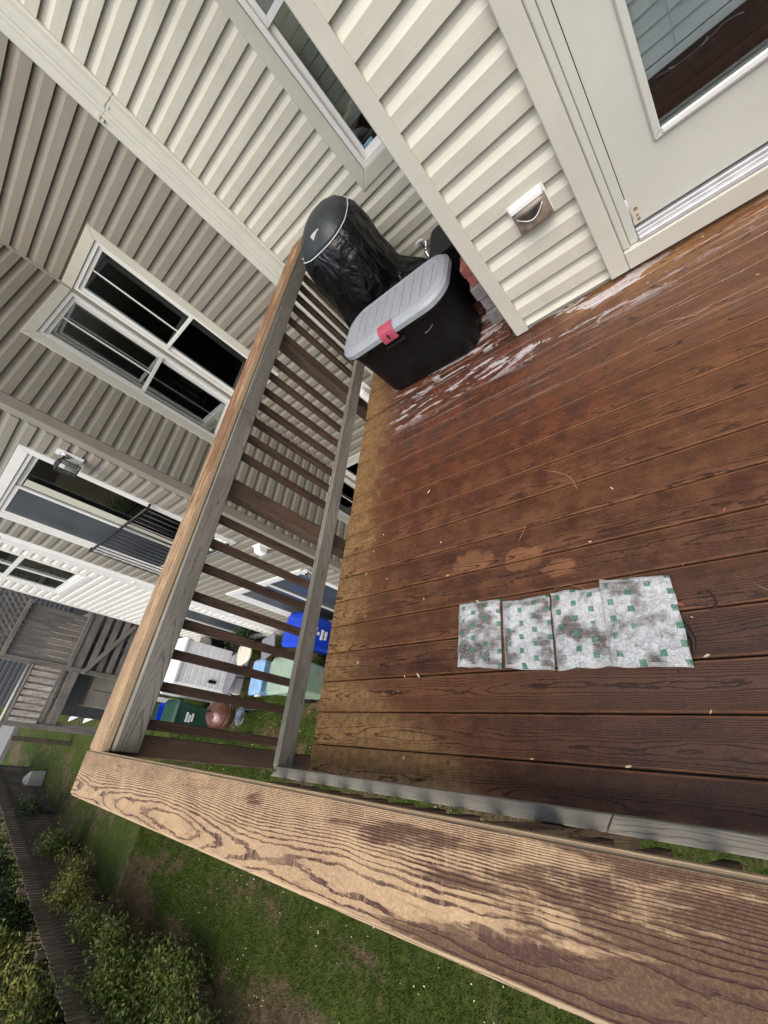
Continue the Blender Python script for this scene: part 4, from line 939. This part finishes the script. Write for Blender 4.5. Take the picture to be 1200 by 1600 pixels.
# ------------------------------------------------------------------ ice packs
def pack(label, quad, zb, seed, rise=0.021):
    n, m = 26, 34; vs = []; fs = []; uvs = []
    q = [Vector((*p, 0)) for p in quad]          # NW, NE, SE, SW
    for j in range(m + 1):
        for i in range(n + 1):
            u, v = i / n, j / m
            p = q[0].lerp(q[1], u).lerp(q[3].lerp(q[2], u), v)
            e = min(u, 1 - u) * 0.2; e2 = min(v, 1 - v) * 0.27; d = min(e, e2)
            b = min(1, max(0, (d - 0.006) / 0.035)) ** 0.6
            w1 = mnoise.noise(Vector((p.x * 22 + seed, p.y * 22, seed))); w2 = mnoise.noise(Vector((p.x * 60 + seed, p.y * 60, 1.3)))
            z = zb + 0.003 + rise * b * (0.75 + 0.35 * w1) + 0.0045 * w2 * (0.4 + 0.6 * b)
            fx = 0.005 * mnoise.noise(Vector((p.y * 16, seed, 0))) if u in (0.0, 1.0) else 0; fy = 0.006 * mnoise.noise(Vector((p.x * 16, seed, 4))) if v in (0.0, 1.0) else 0
            vs.append((p.x + fx, p.y + fy, max(z, zb + 0.001))); uvs.append((u, v))
    for j in range(m):
        for i in range(n):
            a = j * (n + 1) + i; fs.append((a, a + n + 1, a + n + 2, a + 1))
    k0 = len(vs)
    per = [i for i in range(n + 1)] + [j * (n + 1) + n for j in range(1, m + 1)] + [m * (n + 1) + i for i in range(n - 1, -1, -1)] + [j * (n + 1) for j in range(m - 1, 0, -1)]
    for i in per: vs.append((vs[i][0], vs[i][1], zb + 0.0004)); uvs.append(uvs[i])
    L_ = len(per)
    for i in range(L_): fs.append((per[i], per[(i + 1) % L_], k0 + (i + 1) % L_, k0 + i))
    fs.append(tuple(k0 + i for i in reversed(range(L_))))
    me = bpy.data.meshes.new('ice_pack'); me.from_pydata(vs, [], fs)
    ul = me.uv_layers.new(name='UVMap')
    for lp in me.loops: ul.data[lp.index].uv = uvs[lp.vertex_index]
    bm = bmesh.new(); bm.from_mesh(me); bmesh.ops.recalc_face_normals(bm, faces=bm.faces); bm.to_mesh(me); bm.free()
    me.polygons.foreach_set('use_smooth', [True] * len(me.polygons)); me.materials.append(MT['pack']); me.materials.append(MT['clear_film'])
    big_ = max(me.polygons, key=lambda q_: len(q_.vertices)); big_.material_index = 1
    o = bpy.data.objects.new('ice_pack', me); C.objects.link(o)
    return tag(o, label, 'ice pack', 'ice packs in a row on the deck')
pack('leftmost clear ice pack printed with small green squares', [(-1.0, 0.64), (-0.805, 0.635), (-0.81, 0.36), (-1.008, 0.378)], 0.001, 1.0)
pack('frosty ice pack second from the left with few green squares showing', [(-0.795, 0.62), (-0.602, 0.615), (-0.608, 0.342), (-0.795, 0.362)], 0.001, 2.7)
pack('third ice pack from the left, its edge tucked under the last pack', [(-0.598, 0.622), (-0.395, 0.61), (-0.402, 0.346), (-0.598, 0.342)], 0.001, 5.1, 0.016)
pack('rightmost ice pack overlapping the edge of the one beside it', [(-0.418, 0.632), (-0.208, 0.608), (-0.206, 0.328), (-0.42, 0.340)], 0.016, 8.4, 0.016)

# ------------------------------------------------------------------ debris on the deck
def leaf(x, y, ln, mat, label, group, ang=None):
    p = Vector((x, y, 0.003)); a = random.uniform(0, 2 * PI) if ang is None else ang; w = ln * random.uniform(0.28, 0.45)
    prof = [(-0.5, 0), (-0.25, 0.7), (0.05, 1.0), (0.3, 0.6), (0.5, 0)]
    vs = []; cv = random.uniform(0.1, 0.3) * ln
    for x, h in prof: vs.append((x * ln, h * w / 2, cv * (x * x * 3) + 0.05 * h * ln))
    for x, h in prof[1:-1]: vs.append((x * ln, 0, cv * x * x * 3))
    for x, h in prof[1:-1]: vs.append((x * ln, -h * w / 2 * random.uniform(0.7, 1.1), cv * (x * x * 3) + 0.08 * h * ln))
    fs = [(0, 1, 5), (1, 2, 6, 5), (2, 3, 7, 6), (3, 4, 7), (0, 5, 8), (5, 6, 9, 8), (6, 7, 10, 9), (7, 4, 10)]
    o = MB().add(vs, fs).build('fallen_leaf', mat, fixn=False); o.location = p; o.rotation_euler.z = a
    return tag(o, label, 'leaf', group)
GL = 'small leaves and chips scattered on the deck boards'
leaf(-1.066, 0.789, 0.022, 'leaf_yellow', 'bright yellow leaf on the deck above the leftmost ice pack', GL, 0.2)
leaf(-1.617, 0.91, 0.028, 'leaf_yellow', 'yellow leaf near the west end of the deck boards', GL, 1.1)
leaf(-1.202, 1.312, 0.030, 'leaf_pale', 'pale yellow leaf in the middle of the red brown boards', GL, 0.8)
leaf(-0.906, 0.636, 0.024, 'leaf_pale', 'curled pale leaf touching the leftmost ice pack', GL, 2.4)
leaf(-1.206, 0.353, 0.030, 'leaf_pale', 'narrow pale leaf left of the ice packs', GL, 2.2)
leaf(-0.427, 0.071, 0.022, 'leaf_pale', 'cream bark chip on the last board gap by the front rail', GL, 0.2)
leaf(-0.172, 0.359, 0.020, 'leaf_pale', 'cream bark chip right of the ice packs', GL, 0.4)
leaf(-0.199, 0.214, 0.013, 'leaf_pale', 'tiny pale chip in the board gap below right of the ice packs', GL)
leaf(-0.202, 0.515, 0.030, 'leaf_rust', 'rust coloured leaf at the right edge of the last ice pack', GL, 2.6)
leaf(-0.02, 0.793, 0.020, 'leaf_rust', 'rust coloured leaf in a board gap at right', GL, 1.0)
sm = [(-0.948, 1.398), (-1.164, 1.348), (-0.316, 0.991), (-1.578, 1.114), (-1.516, 1.134), (-1.434, 1.143), (-1.578, 1.044), (-1.199, 0.699), (-1.586, 0.668), (-1.536, 0.508), (-1.316, 0.293), (-0.716, 0.072), (-0.426, 0.792), (-0.165, 0.641), (-1.285, 0.354), (-1.561, 0.178), (-1.596, 0.434), (-1.49, 0.8), (-1.109, 0.974), (-0.969, 1.051), (-1.259, 0.04), (-1.006, 0.001), (-0.181, 0.472), (-1.455, 0.851), (0.323, 1.727), (0.242, 2.111), (0.065, 1.945), (-1.164, 2.28), (-1.075, 2.168), (-0.93, 2.105), (-1.007, 1.935), (-0.895, 2.068), (-1.065, 1.056), (-1.272, 1), (-1.735, 0.358)]
for x, y in sm: leaf(x, y, random.uniform(0.009, 0.018), random.choice(['leaf_pale', 'leaf_pale', 'leaf_yellow', 'leaf_rust']), 'tiny pale leaf fragment on the deck boards', GL)
def straw(pts, r, label, mat='straw', name='straw'):
    o = MB().tube([(x, y, 0.004 + 0.002 * (i % 2)) for i, (x, y) in enumerate(pts)], r, 5).build(name, mat, smooth=True); return tag(o, label, 'debris')
straw([(-0.572, 1.189), (-0.518, 1.156), (-0.468, 1.114), (-0.451, 1.081), (-0.442, 1.039)], 0.0012, 'thin curved brown stalk in the middle of the deck')
straw([(-0.014, 1.724), (0.057, 1.694), (0.114, 1.672), (0.152, 1.678), (0.188, 1.698)], 0.0013, 'long pale straw in front of the door')
straw([(-0.703, 0.874), (-0.683, 0.908), (-0.667, 0.934)], 0.0010, 'short dark needle above the ice packs')
straw([(-1.207, 1.879), (-1.169, 1.889), (-1.16, 1.911)], 0.0015, 'small pale curl on the wet boards near the storage box')
straw([(-0.581, 0.636), (-0.523, 0.641), (-0.49, 0.627), (-0.47, 0.611)], 0.0009, 'fine reddish thread by the third ice pack')
straw([(-0.019, 0.552), (0.008, 0.522)], 0.0009, 'fine straw at the right edge of the deck')
straw([(0.033, 1.974), (0.062, 1.933), (0.108, 1.922)], 0.0011, 'pale grass stem near the door sill')
o = MB().tube([(x, y, 0.006) for x, y in ((-0.15, 0.539), (-0.139, 0.545), (-0.123, 0.544), (-0.114, 0.526), (-0.112, 0.507), (-0.118, 0.492), (-0.129, 0.488), (-0.138, 0.495))], 0.0022, 7).build('rubber_ring', 'worm', smooth=True)
tag(o, 'dark C shaped loop lying right of the ice packs', 'debris')
o = MB().tube([(x, y, 0.006) for x, y in ((-0.207, 0.465), (-0.203, 0.446), (-0.198, 0.426), (-0.193, 0.407), (-0.198, 0.379), (-0.204, 0.364))], [0.003, 0.008, 0.009, 0.008, 0.004, 0.001], 7).build('twisted_leaf', 'worm', smooth=True)
tag(o, 'dark twisted leaf at the right side of the last ice pack', 'leaf')

# ------------------------------------------------------------------ yard things
def wheelie_bin(loc, rz, body, lidm, label, marks=(), w=0.56, d=0.62, h=0.95):
    t = thing('wheelie_bin', label, 'bin', loc, rz, 'wheelie bins in the yard')
    MB().loft([rrect(-w * 0.38, w * 0.38, -d * 0.36, d * 0.40, 0.05, 0.02), rrect(-w * 0.40, w * 0.40, -d * 0.38, d * 0.40, 0.05, 0.06), rrect(-w * 0.48, w * 0.48, -d * 0.47, d * 0.46, 0.05, h * 0.93), rrect(-w * 0.51, w * 0.51, -d * 0.50, d * 0.49, 0.05, h * 0.94), rrect(-w * 0.51, w * 0.51, -d * 0.50, d * 0.49, 0.05, h * 0.97)]).build('body', body, t)
    MB().loft([rrect(-w * 0.515, w * 0.515, -d * 0.52, d * 0.51, 0.05, h * 0.972), rrect(-w * 0.515, w * 0.515, -d * 0.52, d * 0.51, 0.05, h * 0.99), rrect(-w * 0.44, w * 0.44, -d * 0.44, d * 0.44, 0.08, h * 1.03), rrect(-w * 0.3, w * 0.3, -d * 0.3, d * 0.3, 0.06, h * 1.045)]).build('lid', lidm, t)
    MB().tube([(-w * 0.42, d * 0.50, h * 0.95), (-w * 0.42, d * 0.58, h * 0.97), (w * 0.42, d * 0.58, h * 0.97), (w * 0.42, d * 0.50, h * 0.95)], 0.016, 8).build('handle', body, t, smooth=True)
    for s_ in (-1, 1):
        MB().lathe([(0.0005, -0.025), (0.10, -0.025), (0.10, 0.025), (0.0005, 0.025)], (s_ * w * 0.42, d * 0.42, 0.10), 16, 'x').build('wheel', 'black_plastic', t)
    for a, z, l in marks:
        MB().box(a, a + l, -d * 0.478 - 0.006, -d * 0.43, z, z + 0.035).build('white_mark', 'white_print', t)
    return t
wheelie_bin((-6.02, 1.10, GZ), PI / 2 + 0.05, 'pale_green', 'pale_green', 'faded pale green wheelie bin seen through the balusters beside the cooler')
wheelie_bin((-5.85, 1.80, GZ), PI / 2 - 0.1, 'blue_bin', 'blue_bin', 'bright blue wheelie bin with white print behind the pale green one', ((-0.10, 0.62, 0.16), (-0.04, 0.70, 0.05), (0.03, 0.76, 0.05), (-0.08, 0.54, 0.13)))
wheelie_bin((-9.85, 0.50, GZ), PI / 2, 'green_bin', 'green_bin', 'dark green wheelie bin with white print behind the kettle grill', ((-0.10, 0.60, 0.18), (-0.10, 0.54, 0.14), (-0.08, 0.48, 0.15)), h=0.88)
wheelie_bin((-4.95, 1.35, GZ), PI / 2 + 0.1, 'green_bin', 'green_bin', 'low dark green wheelie bin in the shade glimpsed just past the deck edge', ((-0.05, 0.35, 0.14),), h=0.62)
def crate(loc, rz, mat, label, w, d, h, nm='recycling_box'):
    t = thing(nm, label, 'box', loc, rz)
    n = 5
    outer = [rrect(-w * 0.42, w * 0.42, -d * 0.42, d * 0.42, 0.03, 0.0), rrect(-w * 0.48, w * 0.48, -d * 0.48, d * 0.48, 0.03, h * 0.9), rrect(-w * 0.5, w * 0.5, -d * 0.5, d * 0.5, 0.03, h * 0.92), rrect(-w * 0.5, w * 0.5, -d * 0.5, d * 0.5, 0.03, h), rrect(-w * 0.46, w * 0.46, -d * 0.46, d * 0.46, 0.03, h), rrect(-w * 0.41, w * 0.41, -d * 0.41, d * 0.41, 0.03, h * 0.12)]
    MB().loft(outer).build('tub', mat, t)
    for s_ in (-1, 1): MB().box(-w * 0.14, w * 0.14, s_ * d * 0.505 - 0.012, s_ * d * 0.505 + 0.012, h * 0.74, h * 0.82).build('handle', mat, t)
    return t
crate((-11.45, 0.60, GZ), 0.1, 'blue_bin', 'blue recycling box standing behind the dark green bin', 0.36, 0.42, 0.42)
crate((-12.35, 0.62, GZ), -0.15, 'mid_green', 'green recycling box beyond the blue one', 0.42, 0.55, 0.42)
# cooler
co = thing('cooler', 'light blue cooler chest on the grass beside the pale green bin', 'cooler', (-7.72, 1.26, GZ), 0.08)
MB().loft([rrect(-0.16, 0.16, -0.28, 0.28, 0.04, 0.0), rrect(-0.185, 0.185, -0.31, 0.31, 0.04, 0.30)]).build('chest', 'light_blue', co)
MB().loft([rrect(-0.20, 0.20, -0.325, 0.325, 0.05, 0.302), rrect(-0.20, 0.20, -0.325, 0.325, 0.05, 0.34), rrect(-0.16, 0.16, -0.285, 0.285, 0.04, 0.365)]).build('lid', 'light_blue', co)
for s_ in (-1, 1): MB().box(-0.07, 0.07, s_ * 0.33 - 0.015, s_ * 0.33 + 0.015, 0.22, 0.28).build('handle', 'white_plastic', co)
for x in (-0.09, 0.0, 0.09): MB().box(x - 0.006, x + 0.006, -0.25, 0.25, 0.3655, 0.371).build('lid_rib', 'light_blue', co)
# kettle grill
kg = thing('kettle_grill', 'copper brown kettle grill on thin legs standing on the grass', 'grill', (-8.05, 0.55, GZ))
rb = 0.285
MB().lathe([(0.02, 0.44), (0.12, 0.46), (0.21, 0.52), (0.268, 0.60), (rb, 0.70)], n=28).build('bowl', 'copper', kg, smooth=True)
MB().lathe([(rb + 0.006, 0.702), (rb + 0.007, 0.72), (0.272, 0.78), (0.22, 0.87), (0.13, 0.93), (0.03, 0.95), (0.001, 0.951)], n=28).build('lid', 'copper', kg, smooth=True)
MB().lathe([(rb - 0.001, 0.694), (rb + 0.011, 0.694), (rb + 0.012, 0.706), (rb - 0.001, 0.7065)], n=28).build('rim', 'steel', kg)
MB().tube([(-0.07, 0, 0.945), (-0.06, 0, 0.99), (0.06, 0, 0.99), (0.07, 0, 0.945)], 0.013, 8).build('handle', 'black_plastic', kg, smooth=True)
MB().lathe([(0.0005, 0.0), (0.035, 0.0), (0.035, 0.006), (0.0005, 0.006)], (0.12, -0.08, 0.915), 12).build('lid_vent', 'steel', kg)
for a in (0.6, 2.7, 4.8):
    MB().tube([(0.16 * math.cos(a), 0.16 * math.sin(a), 0.50), (0.30 * math.cos(a), 0.30 * math.sin(a), 0.04)], 0.011, 8).build('leg', 'steel', kg)
for a in (4.8, 2.7):
    MB().lathe([(0.0005, -0.02), (0.075, -0.02), (0.075, 0.02), (0.0005, 0.02)], (0.31 * math.cos(a), 0.31 * math.sin(a), 0.077), 16, 'y').build('wheel', 'black_plastic', kg)
MB().lathe([(0.0005, 0.28), (0.15, 0.285), (0.17, 0.31), (0.165, 0.312), (0.14, 0.295), (0.0005, 0.29)], n=20).build('ash_pan', 'steel', kg, smooth=True)
# white ribbed shed
sh = thing('garden_shed', 'small white ribbed plastic shed standing in the yard', 'shed', (-9.05, 1.40, GZ))
for k in range(11):
    MB().box(-0.30, 0.30, -0.40, 0.40, 0.02 + k * 0.128, 0.02 + k * 0.128 + 0.118).build('wall_panel', 'white_plastic', sh, 0.008)
MB().box(-0.29, 0.29, -0.39, 0.39, 0.0, 1.43).build('core', 'white_plastic', sh)
MB().loft([rrect(-0.34, 0.34, -0.44, 0.44, 0.03, 1.43), rrect(-0.34, 0.34, -0.44, 0.44, 0.03, 1.47), rrect(-0.2, 0.2, -0.42, 0.42, 0.03, 1.52)]).build('roof', 'white_plastic', sh)
MB().box(0.301, 0.325, -0.30, -0.24, 0.62, 0.78).build('latch', 'black_plastic', sh, 0.004)
for (x, y, h, lb) in ((-9.85, 0.90, 1.17, 'taller white plastic stake right of the white shed'), (-11.4, 0.86, 0.68, 'shorter white plastic stake near the blue box')):
    o = MB().box(-0.03, 0.03, -0.05, 0.05, 0, h).add([(-0.03, -0.05, h + 0.001), (0.03, -0.05, h + 0.001), (0.03, 0.05, h + 0.001), (-0.03, 0.05, h + 0.001), (0, 0, h + 0.05)], [(0, 1, 4), (1, 2, 4), (2, 3, 4), (3, 0, 4), (3, 2, 1, 0)]).build('stake', 'white_plastic', None, 0.0)
    o.location = (x, y, GZ); tag(o, lb, 'stake')
# chairs
def chair(loc, rz, seatm, framem, label, rounded=True, back=True):
    t = thing('yard_chair', label, 'chair', loc, rz, 'chairs in the yard')
    if rounded: MB().loft([ring(0.24, 0.24, 0.23, 0.26, z, 24, 3.0) for z in (0.42, 0.45)] + [ring(0.21, 0.21, 0.20, 0.23, 0.46, 24, 3.0)]).build('seat', seatm, t, smooth=False)
    else: MB().box(-0.22, 0.22, -0.21, 0.21, 0.40, 0.43).build('seat', seatm, t, 0.01)
    for sx in (-1, 1):
        for sy in (-1, 1):
            MB().tube([(sx * 0.16, sy * 0.16, 0.42), (sx * 0.21, sy * 0.21, 0.0)], 0.012, 7).build('leg', framem, t)
    if back:
        MB().box(-0.21, 0.21, 0.215, 0.235, 0.55, 0.86).build('backrest', framem if rounded else seatm, t, 0.01)
        for sx in (-1, 1): MB().tube([(sx * 0.19, 0.2, 0.43), (sx * 0.19, 0.235, 0.88)], 0.012, 7).build('back_post', framem, t)
    return t
chair((-8.25, 1.72, GZ), 0.3, 'cream_plastic', 'black_metal', 'chair with round cream seat between the shed and the cooler', True, False)
chair((-8.75, 1.98, GZ), 2.2, 'black_plastic', 'black_metal', 'black folding chair leaning by the white shed', False, True)
chair((-8.65, 1.18, GZ), 1.2, 'grey_cloth', 'black_metal', 'low grey cloth stool in front of the white shed', False, False)
chair((-7.45, 1.80, GZ), 1.9, 'grey_cloth', 'steel', 'low metal stool with grey seat near the blue bin', False, False)
# utility meter and misc by the white house wall
um = thing('utility_box', 'beige meter box with pipes against the foot of the white house wall', 'meter box', (-9.9, 2.03, GZ + 0.35))
MB().loft([rrect(-0.16, 0.16, -0.08, 0.08, 0.02, z) for z in (0.0, 0.42)]).build('case', 'concrete', um, 0.004)
MB().lathe([(0.0005, -0.10), (0.09, -0.10), (0.09, -0.08), (0.0005, -0.08)], (0, 0, 0.24), 16, 'y').build('dial', 'steel', um)
MB().tube([(0.08, 0, 0.0), (0.08, 0, -0.35)], 0.025, 8).build('pipe', 'steel', um)
ac = thing('garden_cart', 'wheelbarrow with rusty handles lying beside the white shed', 'cart', (-10.2, 1.75, GZ), 0.4)
MB().loft([rrect(-0.25, 0.25, -0.18, 0.18, 0.04, 0.25), rrect(-0.38, 0.38, -0.28, 0.28, 0.05, 0.50), rrect(-0.36, 0.36, -0.26, 0.26, 0.05, 0.50), rrect(-0.24, 0.24, -0.17, 0.17, 0.04, 0.27)]).build('tray', 'grey_cloth', ac)
for s_ in (-1, 1): MB().tube([(-0.5, s_ * 0.06, 0.2), (0.2, s_ * 0.2, 0.24), (0.75, s_ * 0.27, 0.5)], 0.018, 8).build('handle', 'rust', ac)
MB().lathe([(0.0005, -0.04), (0.17, -0.04), (0.17, 0.04), (0.0005, 0.04)], (-0.48, 0, 0.17), 18, 'y').build('wheel', 'black_plastic', ac)

# things under the old deck
for (nm, loc, size, mat, lb) in (('storage_bench', (-14.2, 1.25, GZ), (0.5, 0.9, 0.62), 'stone', 'grey storage bench under the old deck'), ('blue_tub', (-13.3, 1.5, GZ), (0.34, 0.34, 0.5), 'blue_bin', 'blue tub under the old grey deck nearest the white house'), ('blue_bucket', (-13.0, 0.62, GZ), (0.28, 0.28, 0.32), 'blue_bin', 'small blue bucket under the old deck edge')):
    t = thing(nm, lb, 'box' if 'bench' in nm else 'tub', loc); w, d, h = size
    MB().loft([rrect(-w * .45, w * .45, -d * .45, d * .45, 0.04, 0), rrect(-w * .5, w * .5, -d * .5, d * .5, 0.04, h * 0.9)]).build('body', mat, t)
    MB().loft([rrect(-w * .53, w * .53, -d * .53, d * .53, 0.04, h * 0.902), rrect(-w * .53, w * .53, -d * .53, d * .53, 0.04, h)]).build('rim', mat, t)
for (x, y, l, lb) in ((-17.6, 0.46, 1.5, 'white plank on the grass beyond the old deck'), (-19.3, 0.5, 1.7, 'second white plank lying farther out past the old deck')):
    o = MB().box(-l / 2, l / 2, -0.07, 0.07, 0, 0.035).build('plank', 'white_plastic', None, 0.004); o.location = (x, y, GZ + 0.05); o.rotation_euler.z = 0.15; tag(o, lb, 'plank')
o = MB().box(-0.07, 0.07, -0.07, 0.07, 0, 1.7).build('fence_post', 'fence_wood', None, 0.008); o.location = (-19.0, -0.36, GZ); tag(o, 'lone brown timber post standing on the far lawn', 'post')
sl = MB().box(-1.6, 1.6, -1.2, 1.2, 0, 0.22).build('concrete_pad', 'stone', None, 0.02); sl.location = (-29.5, -0.3, GZ + 0.0); tag(sl, 'pale concrete pad on the far lawn at the left edge', 'pad')
ub = MB().loft([rrect(-0.28, 0.28, -0.28, 0.28, 0.05, 0), rrect(-0.26, 0.26, -0.26, 0.26, 0.05, 0.42), rrect(-0.18, 0.18, -0.18, 0.18, 0.04, 0.5)]).build('utility_pedestal', 'concrete'); ub.location = (-20.6, -1.62, GZ); ub.rotation_euler.z = 0.4; tag(ub, 'white utility pedestal on the lawn by the fence', 'utility box')
me_ = MB(); 
ico = bmesh.new(); bmesh.ops.create_icosphere(ico, subdivisions=3, radius=0.16)
for v in ico.verts: v.co *= 1 + 0.25 * mnoise.noise(v.co * 7); v.co.z *= 1.3
m_ = bpy.data.meshes.new('rock'); ico.to_mesh(m_); ico.free(); m_.materials.append(MT['concrete'])
rk = bpy.data.objects.new('rock', m_); C.objects.link(rk); rk.location = (-14.5, -2.75, GZ + 0.1); tag(rk, 'pale upright rock at the foot of the fence', 'rock')

# ------------------------------------------------------------------ picket fence along the lawn
fe = thing('picket_fence', 'dark weathered picket fence along the lower lawn', 'fence', (-12, -2.95, GZ))
fdir = Vector((math.cos(math.radians(171.5)), math.sin(math.radians(171.5)), 0)); f0 = Vector((-5.6, -3.9, GZ))
fa = math.radians(171.5)
k = 0
pm = {}
while k * 0.127 < 17.5:
    p = f0 + fdir * (k * 0.127); h = 1.34 + random.uniform(-0.015, 0.015)
    o = board('picket', 'fence_wood', fe, (1.34, 0.080, 0.018), (p.x, p.y, GZ + 0.67 + random.uniform(-0.02, 0.015)), 0.0, rot=(random.uniform(-0.012, 0.012), -PI / 2, fa + PI / 2))
    P(o, fe); k += 1
nrm = Vector((-fdir.y, fdir.x, 0))
for z in (0.28, 1.05):
    c = f0 + fdir * 8.7 + nrm * 0.032
    P(board('fence_rail', 'fence_wood', fe, (17.6, 0.04, 0.085), (c.x, c.y, GZ + z), 0.0, rot=(0, 0, fa)), fe)
for k in range(8):
    c = f0 + fdir * (0.3 + k * 2.42) + nrm * 0.10
    P(board('fence_post', 'fence_wood', fe, (1.4, 0.09, 0.09), (c.x, c.y, GZ + 0.7), 0.0, rot=(0, -PI / 2, fa)), fe)

# ------------------------------------------------------------------ shrubs
def shrub(name, label, loc, rx, ry, rz, nleaf, mat, size, stems=6, seed=0, group='shrubs along the fence'):
    r = np.random.default_rng(seed); t = thing(name, label, 'shrub', loc, 0, group)
    tips = []; mbs = MB()
    for s_ in range(stems):
        a = r.uniform(0, 2 * PI); q = r.uniform(0.3, 0.95)
        tip = Vector((math.cos(a) * rx * q, math.sin(a) * ry * q, rz * r.uniform(0.55, 1.0)))
        mid = tip * 0.5 + Vector((r.uniform(-.1, .1), r.uniform(-.1, .1), rz * 0.12))
        mbs.tube([Vector((0, 0, 0)) + tip * 0.04, mid, tip], [0.016, 0.010, 0.004], 5); tips += [(mid, tip)] 
        for b in range(3):
            f = r.uniform(0.3, 0.9); st = mid.lerp(tip, f); e = st + Vector((r.normal(0, rx * 0.28), r.normal(0, ry * 0.28), r.uniform(0, rz * 0.25)))
            mbs.tube([st, e], [0.006, 0.002], 4); tips.append((st, e))
    mbs.build('stem', 'bark', t)
    V = []; F = []
    for i_ in range(nleaf):
        a, b = tips[r.integers(len(tips))]; p = a.lerp(b, r.uniform(0.15, 1.05)); sp = 0.10 * (rx + ry) * 0.5 + 0.05
        p = p + Vector(r.normal(0, sp, 3)); p.z = max(p.z, 0.03)
        s_ = size * r.uniform(0.6, 1.4); d = Vector(r.normal(0, 1, 3)); d.z = d.z * 0.5 - 0.2; d.normalize(); u = d.orthogonal().normalized(); u.rotate(Matrix.Rotation(r.uniform(0, 2 * PI), 3, d)); w_ = s_ * 0.42
        nn = d.cross(u)
        o_ = len(V); V += [p, p + d * s_ * 0.5 + u * w_ * 0.5 + nn * w_ * 0.15, p + d * s_, p + d * s_ * 0.5 - u * w_ * 0.5 + nn * w_ * 0.15]
        F += [(o_, o_ + 1, o_ + 2), (o_, o_ + 2, o_ + 3)]
    MB().add(V, F).build('foliage', mat, t, fixn=False)
    return t
SH = [((-12.0, -2.85, GZ), 0.6, 0.4, 1.0, 2400, 'leafB', 0.06, 'yellow green weedy bush climbing the middle pickets'),
      ((-14.8, -2.45, GZ), 0.7, 0.4, 0.9, 2200, 'leafA', 0.06, 'green bush against the far pickets beyond the pale rock'),
      ((-17.4, -2.1, GZ), 0.8, 0.5, 1.0, 2200, 'leafC', 0.07, 'dark bush against the farthest pickets'),
      ((-8.7, -3.25, GZ), 0.7, 0.35, 1.2, 3000, 'leafA', 0.055, 'tall leafy shrub hiding the near pickets'),
      ((-10.6, -3.05, GZ), 0.6, 0.4, 0.9, 2200, 'leafA', 0.055, 'leafy green shrub halfway along the fence foot'),
      ((-7.4, -2.95, GZ), 0.8, 0.5, 0.55, 2600, 'leafA', 0.05, 'low green ground shrub before the near fence end'),
      ((-9.0, -4.0, GZ), 0.9, 0.5, 1.9, 3600, 'leafB', 0.07, 'yellow green bush leaning over the near fence top'),
      ((-12.6, -3.6, GZ), 0.8, 0.5, 1.9, 2400, 'leafC', 0.08, 'dark bush leaning over the fence behind the pale rock'),
      ((-9.4, -3.05, GZ), 0.75, 0.55, 0.9, 2600, 'leafA', 0.07, 'leafy green shrub growing in front of the pickets near the bottom of the fence'),
      ((-8.0, -3.1, GZ), 0.8, 0.5, 0.7, 2600, 'leafA', 0.06, 'spreading green shrub at the near end of the fence'),
      ((-6.9, -3.35, GZ), 0.7, 0.5, 0.8, 1800, 'leafA', 0.06, 'nearest low green shrub by the fence end'),
      ((-11.3, -3.75, GZ), 0.9, 0.8, 2.3, 3000, 'leafB', 0.085, 'tall yellow green shrub rising over the middle of the fence'),
      ((-10.0, -4.2, GZ), 0.9, 0.9, 2.0, 3200, 'leafB', 0.085, 'yellowing bush behind the near part of the fence'),
      ((-13.2, -2.75, GZ), 0.6, 0.45, 0.7, 1400, 'leafB', 0.065, 'yellow green weedy shrub beside the pale rock'),
      ((-13.2, -4.6, GZ), 1.3, 1.1, 2.2, 3600, 'leafC', 0.09, 'dark shrub behind the fence with pale plumes in front'),
      ((-16.0, -4.3, GZ), 1.4, 1.2, 2.2, 3200, 'leafC', 0.10, 'dark bush farther along behind the fence'),
      ((-19.5, -3.6, GZ), 1.4, 1.2, 2.0, 2600, 'leafC', 0.11, 'dark bush at the far end of the fence'),
      ((-8.6, -5.2, GZ), 1.4, 1.1, 2.0, 4200, 'leafC', 0.09, 'dark thicket behind the nearest fence section'),
      ((-11.2, -5.6, GZ), 1.5, 1.1, 2.4, 4000, 'leafA', 0.10, 'green thicket well behind the fence'),
      ((-8.42, 2.02, GZ), 0.32, 0.15, 0.7, 900, 'leafC', 0.05, 'dark bush at the foot of the white house wall'),
      ((-24.0, -3.2, GZ), 2.0, 1.6, 2.8, 2600, 'leafC', 0.14, 'large dark bush closing the far end of the lawn')]
hedge = ['first', 'second', 'third', 'fourth', 'fifth', 'sixth', 'seventh', 'eighth']
for i_, (t_, o_, h_) in enumerate(((1.2, 0.9, 1.7), (2.9, 0.75, 1.9), (4.5, 0.8, 1.75), (6.1, 0.7, 2.0), (7.9, 0.85, 2.0), (10.0, 0.8, 2.1), (12.4, 0.9, 2.1), (15.0, 1.0, 2.2))):
    q = Vector((-5.6, -3.9, GZ)) + Vector((math.cos(math.radians(171.5)), math.sin(math.radians(171.5)), 0)) * t_ + Vector((-0.148, -0.989, 0)) * o_
    SH.append(((q.x, q.y, GZ), 1.0, 0.6, h_, 5200, 'leafC' if i_ % 3 else 'leafA', 0.075, hedge[i_] + ' hedge bush behind the picket fence counted from its near end'))
for i_, (loc, rx, ry, rz, nl, m_, sz, lb) in enumerate(SH): shrub('shrub', lb, loc, rx, ry, rz, nl, m_, sz, 9, 40 + i_)
